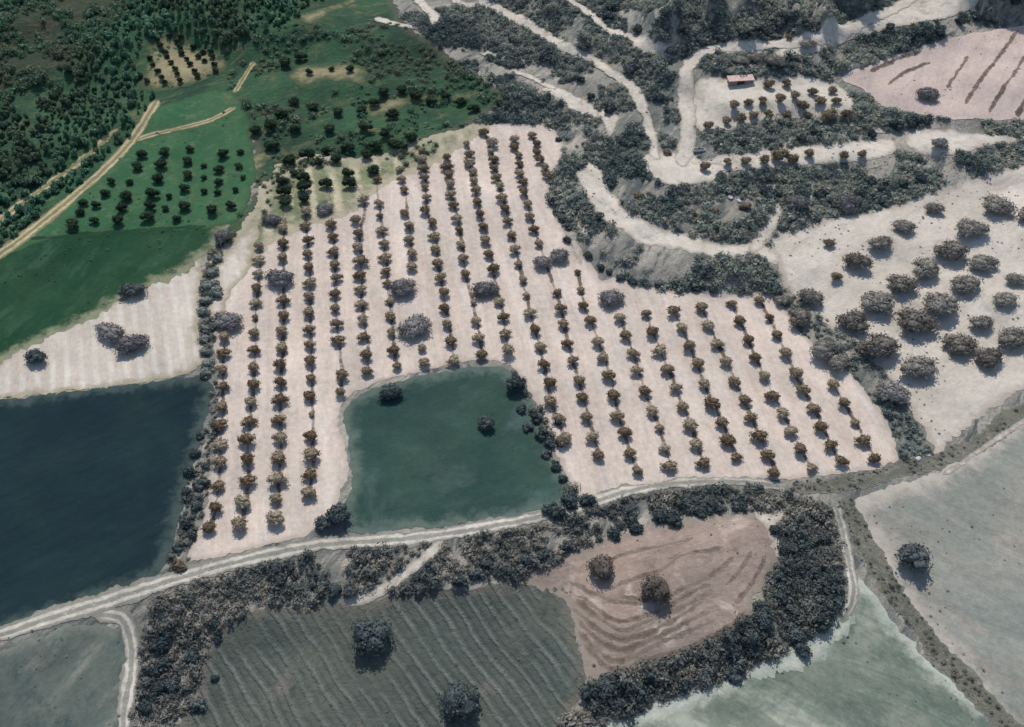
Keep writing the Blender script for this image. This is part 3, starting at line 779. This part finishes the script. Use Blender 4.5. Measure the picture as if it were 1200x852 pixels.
# ---- the terrace orchards on the hill
def rows(key, name, group, what, rws, s0, jit=.1, w=1.0):
    for ri, row in enumerate(rws):
        for k, p in enumerate(row):
            s = p[2] if len(p) > 2 else 1.0
            plant(key, p[0], p[1] - 1, name, what.format(ORD[k], ORD[ri]), "tree", group, s0 * s * random.uniform(1 - jit, 1 + jit), w)


rows("rust", "terrace_olive_tree", "olive trees on the chalky upper terrace", "brown olive on the chalky upper terrace, {} from the lane in its {} row",
     [[(902, 98), (922, 97), (952, 107.5), (975, 105)],
      [(861, 122), (877, 120), (894, 118), (915, 115), (932, 111), (943, 123, 1.15), (961, 118), (981, 117)],
      [(831, 147), (852, 141), (868, 137), (884, 135), (901, 133), (922, 134), (948, 134.5, .9), (973, 134, 1.3), (993, 132)]], .9)
rows("rust", "terrace_olive_tree", "olive trees along the middle terrace", "brown olive on the narrow middle terrace, {} along from the track junction{}"[:-2],
     [[(827, 195), (853, 190), (875, 188), (896, 186), (915, 181, 1.5), (930, 187, 1.2), (950, 180), (989, 181), (1011, 180)]], .85)
rows("east", "hill_tree", "trees above the shed", "grey tree on the scrubby ledge above the pink-roofed shed, {} from the lane"[:],
     [[(847, 71, .6), (868, 70, .7), (885, 67, .75), (908, 70, 1.1)]], .85)
rows("plot", "plot_olive_tree", "olive trees of the small hillside plot", "dark olive in the small tan hillside plot, {} tree of its {} row",
     [[(185, 46), (198, 41.5), (211, 43)], [(188, 53), (207, 48), (192, 60), (210, 55)], [(175, 68), (196, 66), (213, 62), (226, 55), (238, 61)],
      [(179, 76), (200, 73), (218, 69), (233, 66), (247, 60)], [(184, 83), (204, 80), (222, 75), (240, 71), (249, 66)], [(163, 88), (189, 90), (208, 86), (227, 83), (250, 75)],
      [(171, 94), (193, 96), (211, 94), (231, 88), (252, 82)]], .68)
rows("meadow", "meadow_tree", "dark trees dotted over the green meadow", "dark tree on the green meadow, {} from the earth track in the {} row downhill",
     [[(165, 180), (193, 177), (222, 174, .8), (260, 180), (282, 178, .6)], [(161, 194), (187, 191), (220, 188), (238, 194, .6), (257, 198), (280, 194, .7)],
      [(130, 212, .7), (152, 213, .7), (186, 208, 1.1), (220, 204, .9), (238, 208, .6), (255, 213, .8), (284, 208, .5)], [(122, 226, .8), (148, 229), (178, 226), (197, 230, .6), (215, 220), (238, 224, .7), (254, 225, .6), (275, 222, .6)],
      [(112, 240, .8), (141, 243), (175, 240), (194, 244, .6), (214, 240, 1.1), (247, 245, 1.1), (270, 240, .8)], [(96, 237, .8), (94, 248, .7), (85, 262), (110, 258, .8), (136, 257, 1.1), (172, 253, 1.1), (206, 256, .7)]], .76, .1, 1.25)

rows("meadow", "slope_tree", "dark trees standing in the wild green slope", "dark tree on the wild green slope, {} in the {} band from the top",
     [[(362, 84, .6), (388, 81, .6), (411, 80, .7), (333, 72), (352, 66)], [(448, 108), (470, 104), (488, 110), (505, 118, .8), (522, 113, .9), (540, 118, .9), (555, 126)],
      [(425, 128, .9), (438, 120), (460, 132), (345, 118), (368, 125), (330, 133), (395, 130)], [(385, 150), (345, 150), (318, 146), (300, 152, .9), (428, 148), (452, 155), (480, 160), (462, 168), (440, 170)],
      [(408, 172), (430, 180), (382, 176, .8), (360, 180), (338, 187), (395, 185), (375, 190, .8), (318, 170), (472, 172, .9), (345, 202, .8)]], .85, .15, 1.3)
strip("bare_margin", [(1000, 694), (985, 728), (955, 758), (905, 782), (850, 802), (790, 822), (740, 846)], 3.2, ground_mat("pale_margin", A(196, 196, 180), A(178, 182, 168), A(206, 202, 188), mid=.3, edge=(A(160, 166, 152), 1.4), bump=.6), 4, .7, .8)

# ---- single bushes along the edges
def bushes(key, cat_label, group, pts, s0=1.0):
    for k, p in enumerate(pts):
        plant(key, p[0], p[1], "bush", cat_label.format(ORD[k]), "bush", group, s0 * (p[2] if len(p) > 2 else 1.0) * random.uniform(.92, 1.08), 1.1)


bushes("bushdark", "dark bush on the teal field's orchard-side edge, {} one down from the corner tree", "bushes along the teal field's sloping edge",
       [(612, 478, 1.0), (628, 489, 1.1), (618, 500, .8), (634, 509, 1.0), (654, 493, .7), (644, 519, 1.0), (659, 518, .9), (640, 532, .8), (652, 545, .9), (660, 560, .8)])
bushes("bushdark", "dark bush where the teal field meets the farm track, {} along the track", "bushes by the track bend",
       [(643, 598, 1.1), (655, 600, 1.3), (668, 586, 1.5), (690, 586, 1.3)])
bushes("bushdark", "dark bush between the dark crop field and first orchard row, {} one down", "bushes along the dark crop field",
       [(234, 510, .8), (229, 530, 1.1), (240, 545, .7), (222, 553, 1.0), (234, 566, 1.1), (219, 575, 1.0), (228, 592, 1.0), (217, 612, 1.2), (226, 628, .8), (208, 640, .8)])
bushes("bushgrey", "grey bush in the hedge strip between bare soil and orchard, {} one down", "bushes of the grey hedge strip",
       [(254, 302, 1.0), (248, 318, 1.2), (244, 334, 1.5), (252, 342, 1.3), (240, 352, 1.2), (238, 364, 1.1), (239, 384, .9), (239, 397, .9), (241, 411, .9), (243, 425, .9), (240, 436, .9)])
bushes("bushbrown", "rusty brown bush at the orchard's lowest corner by the farm track{}"[:-2], None, [(209, 663, 1.2)])
bushes("bushdark", "dark bush on the orchard-side foot of the curved bank, {} one down", "bushes at the foot of the curved bank",
       [(655, 163, .8), (646, 236, .9), (652, 246, .9), (659, 256, .9), (666, 265, .9), (664, 280, 1.0), (690, 298, 1.0), (704, 313, .9), (714, 318, .8), (728, 324, 1.0), (740, 328, 1.0), (755, 330, .9), (775, 333, 1.0),
        (795, 336, .9), (815, 337, .9), (836, 338, 1.0), (868, 338, .9), (908, 338, .8)])
bushes("bushdark", "dark bush on the lower rim of the fallow mound, {} from the pasture", "bushes on the mound's lower rim",
       [(692, 812, 1.2), (712, 800, 1.3), (726, 824, 1.2), (745, 806, 1.4), (764, 792, 1.3), (786, 776, 1.2), (800, 800, 1.3), (826, 790, 1.2), (855, 764, 1.2), (860, 788, 1.3), (884, 760, 1.4),
        (880, 744, 1.5), (896, 722, 1.6), (914, 700, 1.4), (932, 740, 1.4), (940, 760, 1.3), (962, 728, 1.3), (976, 690, 1.3), (960, 660, 1.2), (944, 640, 1.3), (925, 660, 1.2), (912, 676, 1.1), (910, 620, 1.0), (966, 630, 1.1)])
bushes("bushdark", "dark bush on the slope beside the striped pasture, {} one down", "bushes beside the striped pasture",
       [(222, 704, 1.0), (192, 742, 1.2), (187, 756, 1.2), (226, 766, 1.2), (178, 784, 1.2), (192, 778, 1.0), (186, 806, 1.2), (204, 800, 1.1), (250, 730, .9), (254, 748, .7), (252, 794, .7), (232, 826, 1.0), (170, 830, 1.2)])
bushes("bushdark", "dark bush in the band between farm track and lower fields, {} from the pasture", "bushes in the band below the farm track",
       [(440, 650, .9), (425, 658, .8), (390, 692, 1.2), (410, 690, 1.2), (490, 690, 1.1), (508, 684, 1.0), (540, 682, 1.0), (560, 672, 1.1), (572, 662, 1.0), (598, 668, 1.0), (618, 655, 1.1), (640, 650, 1.2), (665, 640, 1.1),
        (720, 625, 1.1), (745, 616, 1.2), (775, 604, 1.3), (790, 610, 1.2), (820, 598, 1.2), (834, 592, 1.1), (870, 590, 1.0)])
bushes("bushdark", "dark bush on the pale junction inside the curved terrace, {} one", None, [(802, 221, .9)])
bushes("bushbrown", "brown bush on the scrubby knoll inside the curved terrace, {} one from the lane", "brown bushes on the knoll",
       [(748, 228, 1.4), (781, 178, 1.0), (838, 246, 1.1), (875, 240, 1.5), (872, 272, 1.4), (838, 278, .8), (888, 255, 1.3), (812, 250, 1.0)])
bushes("bushdark", "small dark bush on the grass verge at the orchard's lower corner{}"[:-2], None, [(1042, 486, .8)])
bushes("bushdark", "dark bush shading the slope along the hill track, {} one down", "bushes along the hill track",
       [(639, 64, 1.5), (667, 70, 1.1), (712, 18, 1.6), (720, 8, 1.4), (684, 54, 1.2), (740, 78, 1.8), (748, 32, 1.5), (680, 92, 1.0), (692, 112, 1.1), (714, 125, 1.9), (772, 112, 1.6), (600, 45, 1.4), (610, 8, 1.3), (640, 2, 1.3)])
bushes("bushdark", "dark shrub under the gullied hillside, {} one from the lane bend", "shrubs under the gullied hillside",
       [(790, 46, 1.8), (800, 42, 1.6), (822, 44, 1.6), (846, 44, 1.6), (876, 38, 1.7), (890, 34, 1.9), (900, 36, 1.6), (912, 26, 2.0), (928, 24, 1.8), (945, 26, 1.5), (958, 22, 1.6), (1070, 38, 1.5), (1088, 38, 1.9),
        (1100, 34, 1.5), (1125, 24, 1.3), (1146, 20, 1.3), (1160, 12, 1.3), (1185, 12, 1.2), (1166, 24, 1.2)])
bushes("bushdark", "dark bush on the slope below the middle terrace, {} one from the junction", "bushes below the middle terrace",
       [(895, 222, 1.7), (870, 214, 1.4), (905, 226, 1.6), (940, 224, 1.7), (962, 226, 1.4), (1010, 225, 1.3), (1035, 222, 1.3), (1060, 214, 1.2), (1078, 205, 1.4), (1020, 210, 1.4)])
bushes("bushdark", "dark bush on the slope below the upper terrace, {} one from the lane", "bushes below the upper terrace",
       [(866, 158, 1.1), (872, 165, 1.0), (902, 150, 1.0), (900, 164, 1.1), (940, 160, 1.2), (956, 155, 1.3), (1020, 156, 1.4), (1050, 146, 1.6), (1070, 142, 1.6), (1085, 140, 1.2)])

# ------------------------------------------------------------------ scrub and forest masses
def clump(seed, leaves, leaf, rad, core=ICO1):
    return crown(seed, rad, 1, leaves, leaf, 0.0, core, .72, reach=(.7, 1.45))


def mass(name, label, mat, pts, sizes, protos, tall=(.8, 1.2)):
    """one mesh of many plants too dense to count"""
    Vs, Qs, Ts, n = [], [], [], 0
    for k, (x, y, z) in enumerate(pts):
        V, q, t = protos[RNG.integers(len(protos))]
        a = RNG.uniform(0, 2 * math.pi); c, s = math.cos(a), math.sin(a)
        W = V * sizes[k] * (RNG.uniform(.85, 1.2), RNG.uniform(.85, 1.2), RNG.uniform(*tall))
        Vs.append(np.column_stack([W[:, 0] * c - W[:, 1] * s + x, W[:, 0] * s + W[:, 1] * c + y, W[:, 2] + z - .12 * sizes[k]]))
        Qs.append(q + n); Ts.append(t + n); n += len(V)
    o = link(name, mesh_np(name, np.vstack(Vs), np.vstack(Qs), np.vstack(Ts), mat))
    return tag(o, label, "scrub" if "scrub" in name else "woodland", None, "stuff")


def vnoise(x, y, s, seed):
    r = np.random.default_rng(seed)
    g = r.random((64, 64))
    X, Y = x * s + 1000, y * s + 1000
    i, j = np.floor(X).astype(int), np.floor(Y).astype(int)
    a, b = X - i, Y - j
    a, b = a * a * (3 - 2 * a), b * b * (3 - 2 * b)
    f = lambda p, q: g[p % 64, q % 64]
    return (f(i, j) * (1 - a) + f(i + 1, j) * a) * (1 - b) + (f(i, j + 1) * (1 - a) + f(i + 1, j + 1) * a) * b


def scatter(px, spacing, keep=1.0, clear=True, cut=.0, ns=.12, seed=3):
    P = np.array(px, float)
    P = ground(P[:, 0], P[:, 1])[:, :2]
    lo, hi = P.min(0), P.max(0)
    gx, gy = np.meshgrid(np.arange(lo[0], hi[0], spacing), np.arange(lo[1], hi[1], spacing))
    gx = gx.ravel() + RNG.uniform(-.5, .5, gx.size) * spacing; gy = gy.ravel() + RNG.uniform(-.5, .5, gy.size) * spacing
    k = inside(P, gx, gy) & (RNG.random(gx.size) < keep)
    k &= .65 * vnoise(gx, gy, ns, seed) + .35 * vnoise(gx, gy, ns * 3.1, seed + 1) > cut
    gx, gy = gx[k], gy[k]
    if clear:
        ok = np.ones(len(gx), bool)
        for B, m in CLEAR:
            lo, hi = B.min(0) - m - 1, B.max(0) + m + 1
            c = np.where((gx > lo[0]) & (gx < hi[0]) & (gy > lo[1]) & (gy < hi[1]) & ok)[0]
            if len(c):
                d, _ = seg_dist(B, gx[c], gy[c], True)
                ok[c[inside(B, gx[c], gy[c]) | (d < m)]] = False
        gx, gy = gx[ok], gy[ok]
    return np.column_stack([gx, gy, height(gx, gy)])


SHRUB = [clump(900 + k, 84, .46, (1.15, 1.05, .75)) for k in range(8)]
TREE = [crown(950 + k, (1, 1, 1.0), 3, 70, .5, .1, ICO1, .85) for k in range(6)]


def grow(name, label, mat, px, spacing, size, protos=SHRUB, tall=(.7, 1.2), **kw):
    p = scatter(px, spacing, **kw)
    s = (size[0] + (size[1] - size[0]) * RNG.random(len(p)) ** 1.5) * (.75 + .5 * vnoise(p[:, 0], p[:, 1], .15, 8))
    return mass(name, label, mat, p, s, protos, tall)


grow("forest", "dense dark green woodland covering the hillside beyond the earth tracks", L_FOREST,
     [(-160, -60), (300, -60), (420, -30), (346, 22), (300, 40), (262, 60), (232, 52), (210, 34), (172, 46), (164, 72), (158, 104), (182, 112), (150, 150), (95, 190), (40, 226), (-160, 360)],
     2.5, (.8, 1.75), TREE, (1.0, 1.7), cut=.22, ns=.07)
grow("woodland_strip", "strip of dark trees between the two pale earth tracks", L_FOREST,
     [(-60, 330), (-60, 292), (0, 262), (60, 218), (140, 156), (182, 118), (172, 134), (140, 178), (80, 230), (30, 268)], 2.0, (.8, 1.5), TREE, (1, 1.5), cut=.3)
grow("brown_scrub", "sparse brownish scrub on the bare upper corner of the hillside", L_WILD,
     [(-90, 60), (0, 18), (130, -20), (150, 10), (112, 50), (52, 96), (-90, 150)], 1.7, (.5, 1.5), SHRUB, (.6, 1.3), clear=False, cut=.36, ns=.1)
grow("wild_scrub", "wild dark green scrub on the broken slope above the orchard", L_WILD,
     [(262, 62), (300, 42), (346, 28), (430, 20), (470, 30), (560, 92), (600, 118), (545, 146), (480, 172), (415, 192), (330, 200), (302, 168), (288, 130), (262, 106), (268, 84)],
     2.1, (.5, 1.3), SHRUB, (.5, 1.0), cut=.5, ns=.13)
grow("corner_scrub", "dark green scrub between meadow and orchard's upper corner", L_WILD,
     [(300, 168), (330, 190), (425, 192), (520, 160), (500, 190), (420, 215), (345, 215), (312, 250), (268, 286), (246, 300), (262, 262), (292, 244), (300, 205)], 2.2, (.35, 1.0), SHRUB, (.6, 1.1), clear=False, cut=.52, ns=.2)
grow("bank_scrub", "grey-green scrub covering the banks between the chalky terraces", L_BANK,
     [(470, 20), (600, -40), (1260, -60), (1260, 240), (1040, 250), (900, 290), (915, 345), (705, 335), (664, 292), (640, 225), (662, 180), (640, 145), (545, 146), (600, 118), (560, 92)],
     1.3, (.5, 1.4), SHRUB, (.35, 1.15), cut=.39, ns=.1)
grow("hedge_scrub", "grey hedge scrub between the orchard and the east slope", L_BANK,
     [(900, 335), (925, 342), (960, 366), (1000, 400), (1040, 440), (1096, 532), (1050, 545), (1052, 520), (1030, 478), (990, 432), (936, 388)], 1.4, (.35, .9), SHRUB, (.5, .9), cut=.4, ns=.2)
grow("strip_scrub", "low grey scrub of the strip between bare soil and orchard", L_SOUTH,
     [(244, 296), (262, 280), (262, 312), (256, 345), (252, 390), (254, 440), (240, 442), (236, 400), (234, 370), (238, 330)], 1.2, (.4, .9), SHRUB, (.6, 1), cut=.3)
grow("field_edge_scrub", "thin scrub along the edges of the two dark crop fields", L_SOUTH,
     [(245, 440), (258, 445), (256, 500), (248, 560), (236, 612), (222, 658), (190, 676), (205, 630), (222, 560), (242, 490)], 1.3, (.3, .85), SHRUB, (.6, 1), cut=.35)
grow("field_edge_scrub", "scrubby edge between the teal field and the orchard rows", L_SOUTH,
     [(596, 430), (606, 436), (632, 470), (650, 505), (664, 540), (674, 570), (690, 590), (640, 600), (664, 574), (650, 548), (634, 508), (616, 470)], 1.2, (.35, .9), SHRUB, (.6, 1), clear=False, cut=.4, ns=.2)
grow("track_scrub", "dark scrub band between the farm track and the lower fields", L_SOUTH,
     [(190, 695), (280, 664), (370, 648), (470, 638), (560, 628), (640, 612), (740, 583), (800, 573), (870, 570), (930, 580), (975, 595), (985, 640), (990, 700), (960, 750), (880, 784), (800, 815), (700, 850), (650, 900),
      (600, 900), (690, 796), (870, 736), (916, 640), (850, 602), (720, 632), (640, 678), (480, 694), (300, 716), (250, 752), (232, 900), (140, 900), (160, 800), (170, 740)],
     1.15, (.45, 1.15), SHRUB, (.35, 1.15), cut=.3, ns=.12)

grow("weeds", "thin weeds dotted over the pale terraces and slopes", L_BANK,
     [(660, 190), (800, 40), (1000, 0), (1300, 20), (1300, 440), (1110, 530), (1060, 480), (900, 310), (740, 290)], 2.3, (.1, .3), SHRUB, (.4, .8), clear=False, cut=.52, ns=.09)
grow("weeds", "thin weeds dotted over the lower pastures and mound", L_SOUTH,
     [(-60, 760), (110, 730), (240, 790), (300, 716), (560, 690), (700, 640), (900, 605), (1010, 600), (1200, 500), (1260, 880), (600, 900), (-60, 900)], 2.4, (.08, .24), SHRUB, (.4, .8), clear=False, cut=.56, ns=.09)
grow("weeds", "green weeds tufted over the meadow and cereal field", L_FOREST,
     [(0, 310), (60, 250), (160, 170), (260, 110), (296, 170), (292, 240), (262, 268), (230, 305), (120, 360), (0, 400)], 2.6, (.14, .42), SHRUB, (.4, .8), clear=False, cut=.5, ns=.1)

def along(px, half):
    P = np.array(px, float)
    a, b = P + half, P - half
    return np.vstack([a, b[::-1]]).tolist()


grow("verge_scrub", "low dry weeds on the grassy verge between the fields", L_SOUTH,
     along([(925, 572), (1000, 566), (1050, 552), (1100, 538), (1150, 516), (1200, 482)], np.array([2, 7])), .9, (.12, .42), SHRUB, (.4, .9), clear=False, cut=.38, ns=.3)
grow("verge_scrub", "low dry weeds on the verge running down beside the pale pasture", L_SOUTH,
     along([(990, 586), (1016, 640), (1050, 698), (1100, 762), (1150, 818), (1230, 910)], np.array([10, -3])), .9, (.12, .42), SHRUB, (.4, .9), clear=False, cut=.38, ns=.3)
grow("rim_scrub", "continuous dark hedge along the fallow mound's lower rim", L_SOUTH,
     [(688, 800), (720, 794), (790, 770), (850, 746), (884, 716), (906, 672), (930, 640), (972, 660), (984, 700), (960, 742), (905, 772), (850, 796), (790, 816), (735, 838), (690, 856)],
     1.15, (.5, 1.25), SHRUB, (.5, 1.2), clear=False, cut=.27, ns=.15)

# ------------------------------------------------------------------ shed, trough, stones
def solid_mat(name, c0, c1, scale, rough=.9):
    n = NT(name)
    P = n.n("ShaderNodeTexCoord").outputs["Object"]
    f = n.noise(P, scale, 5, .7)
    return n.finish(n.mix(n.band(f, .35, .65), c0, c1), f, .3, .03, rough)


M_WALL = solid_mat("shed_render", A(170, 150, 138), A(150, 130, 118), 1.2)
M_ROOF = solid_mat("shed_roof_tiles", A(232, 200, 190), A(204, 172, 162), 1.6)
M_WOOD = solid_mat("shed_door_wood", (.05, .03, .02), (.08, .05, .03), 3)
M_STONE = solid_mat("pale_limestone", A(204, 206, 202), A(170, 172, 168), 1.4)
M_CONC = solid_mat("trough_concrete", A(214, 212, 204), A(190, 188, 180), 2)


def boxes(name, lst, mat, parent=None, bevel=.02):
    import bmesh
    bm = bmesh.new()
    for (cx, cy, cz, sx, sy, sz) in lst:
        g = bmesh.ops.create_cube(bm, size=1)
        for v in g["verts"]:
            v.co = (cx + v.co.x * sx, cy + v.co.y * sy, cz + v.co.z * sz)
    bmesh.ops.bevel(bm, geom=bm.edges[:], offset=bevel, segments=1, affect='EDGES')
    me = bpy.data.meshes.new(name); bm.to_mesh(me); bm.free(); me.materials.append(mat)
    return link(name, me, parent)


a, b = ground([854, 882], [101.5, 97.5])
ang = math.atan2(b[1] - a[1], b[0] - a[0]); ln = float(np.hypot(*(b - a)[:2]))
shed = link("shed", None); shed.location = (*((a + b) / 2)[:2], float(min(a[2], b[2]))); shed.rotation_euler = (0, 0, ang)
tag(shed, "long low shed with a pale pink roof beside the upper terrace", "shed")
dp, hf, hb = 2.0, 1.8, 2.05
boxes("wall", [(-ln / 2 + .12, dp / 2, hf / 2 - .2, .24, dp - .5, hf + .4), (ln / 2 - .12, dp / 2, hf / 2 - .2, .24, dp - .5, hf + .4), (0, dp - .12, hb / 2 - .2, ln, .24, hb + .36),
               (-ln * .33, .12, hf / 2 - .2, ln * .34, .24, hf + .38), (ln * .33, .12, hf / 2 - .2, ln * .34, .24, hf + .38), (0, .12, hf - .1, ln * .319, .236, .36)], M_WALL, shed)
boxes("door", [(0, .16, hf / 2 - .32, ln * .318, .1, hf + .02)], M_WOOD, shed)
import bmesh
bm = bmesh.new()
nrib = 40
prev = None
for k in range(nrib + 1):     # ribbed lean-to roof
    x = -ln / 2 - .35 + (ln + .7) * k / nrib
    zz = .05 if k % 2 else 0
    vv = [bm.verts.new((x, -.45, hf + .1 + zz)), bm.verts.new((x, dp + .3, hb + .16 + zz)), bm.verts.new((x, dp + .3, hb + .06)), bm.verts.new((x, -.45, hf))]
    if prev:
        for j in range(4):
            bm.faces.new((prev[j], vv[j], vv[(j + 1) % 4], prev[(j + 1) % 4]))
    else:
        bm.faces.new(vv)
    prev = vv
bm.faces.new(prev[::-1])
bmesh.ops.recalc_face_normals(bm, faces=bm.faces[:])
me = bpy.data.meshes.new("roof"); bm.to_mesh(me); bm.free(); me.materials.append(M_ROOF)
link("roof", me, shed)

p = ground(819, 177)[0]
tr = boxes("trough", [(0, -.55, .35, 3.4, .16, .7), (0, .55, .35, 3.4, .16, .7), (-1.62, 0, .35, .16, .938, .698), (1.62, 0, .35, .16, .938, .698), (0, 0, .1, 3.07, .93, .18)], M_CONC)
tr.location = p; tr.rotation_euler = (0, 0, .05)
tag(tr, "pale concrete trough on the grass beside the hill lane", "trough")


def rock(u, v, size, lab, flat=.45, group=None):
    r = np.random.default_rng(int(u * 7 + v))
    V = ICO2[0] * (1 + r.uniform(-.2, .2, (len(ICO2[0]), 1)))
    V = np.sign(V) * np.abs(V) ** .75 * np.array([1, .7, flat]) * size * .62
    o = link("rock", mesh_np("rock", V, None, ICO2[1], M_STONE))
    q = ground(u, v)[0]; o.location = (q[0], q[1], q[2] + .1 * size); o.rotation_euler = (0, 0, r.uniform(0, 3))
    tag(o, lab, "rock", group)


rock(862, 263, 2.6, "largest pale bluish limestone slab on the scrubby knoll", .3)
rock(872, 258, 1.6, "pale limestone slab above the largest one on the knoll", .3)
rock(822, 257, 1.4, "pale limestone slab on the knoll nearest the curved terrace's middle", .3)
rock(856, 232, 1.5, "white stone at the knoll's upper edge below the bank", .3)
rock(866, 236, 1.3, "white stone next to the brown bush at the knoll's upper edge", .3)
rock(948, 232, 2.0, "white stone between the two dark trees at the top of the east slope", .3)
rock(1076, 538, 1.1, "bigger of two white boulders on the verge at the orchard corner", .4)
rock(1087, 534, .9, "smaller of two white boulders on the verge at the orchard corner", .4)
rock(612, 663, .8, "small white boulder in the dark scrub above the striped pasture", .5)
rock(845, 170, 1.0, "pale boulder on the slope under the upper terrace", .5)

# ------------------------------------------------------------------ light, sky, camera
SUN_EL, SUN_AZ = R(50), R(-6)        # azimuth from +Y, clockwise
w = bpy.data.worlds.new("World"); scene.world = w; w.use_nodes = True
nt = w.node_tree
sky = nt.nodes.new("ShaderNodeTexSky"); sky.sky_type = 'NISHITA'; sky.sun_disc = False
sky.sun_elevation = SUN_EL; sky.sun_rotation = SUN_AZ; sky.altitude = 500; sky.dust_density = 1.2
bg = nt.nodes["Background"]; bg.inputs[1].default_value = .14
nt.links.new(sky.outputs[0], bg.inputs[0])
sl = bpy.data.lights.new("sun", 'SUN'); sl.energy = 3.7; sl.angle = R(.55); sl.color = (1, .96, .9)
so = link("sun", sl)
d = Vector((-math.sin(SUN_AZ) * math.cos(SUN_EL), -math.cos(SUN_AZ) * math.cos(SUN_EL), -math.sin(SUN_EL)))
so.rotation_euler = d.to_track_quat('-Z', 'Y').to_euler(); so.location = (0, 100, 200)

cam = bpy.data.cameras.new("camera"); co = link("camera", cam)
cam.sensor_fit = 'HORIZONTAL'; cam.angle = HFOV; cam.clip_start = 1; cam.clip_end = 6000
co.location = EYE; co.rotation_euler = (math.pi / 2 - PITCH, 0, 0)
scene.camera = co
vs = scene.view_settings
vs.view_transform = 'Standard'; vs.look = 'None'; vs.exposure = 0.40; vs.gamma = 1.0; vs.use_curve_mapping = False
scene.cycles.max_bounces = 4
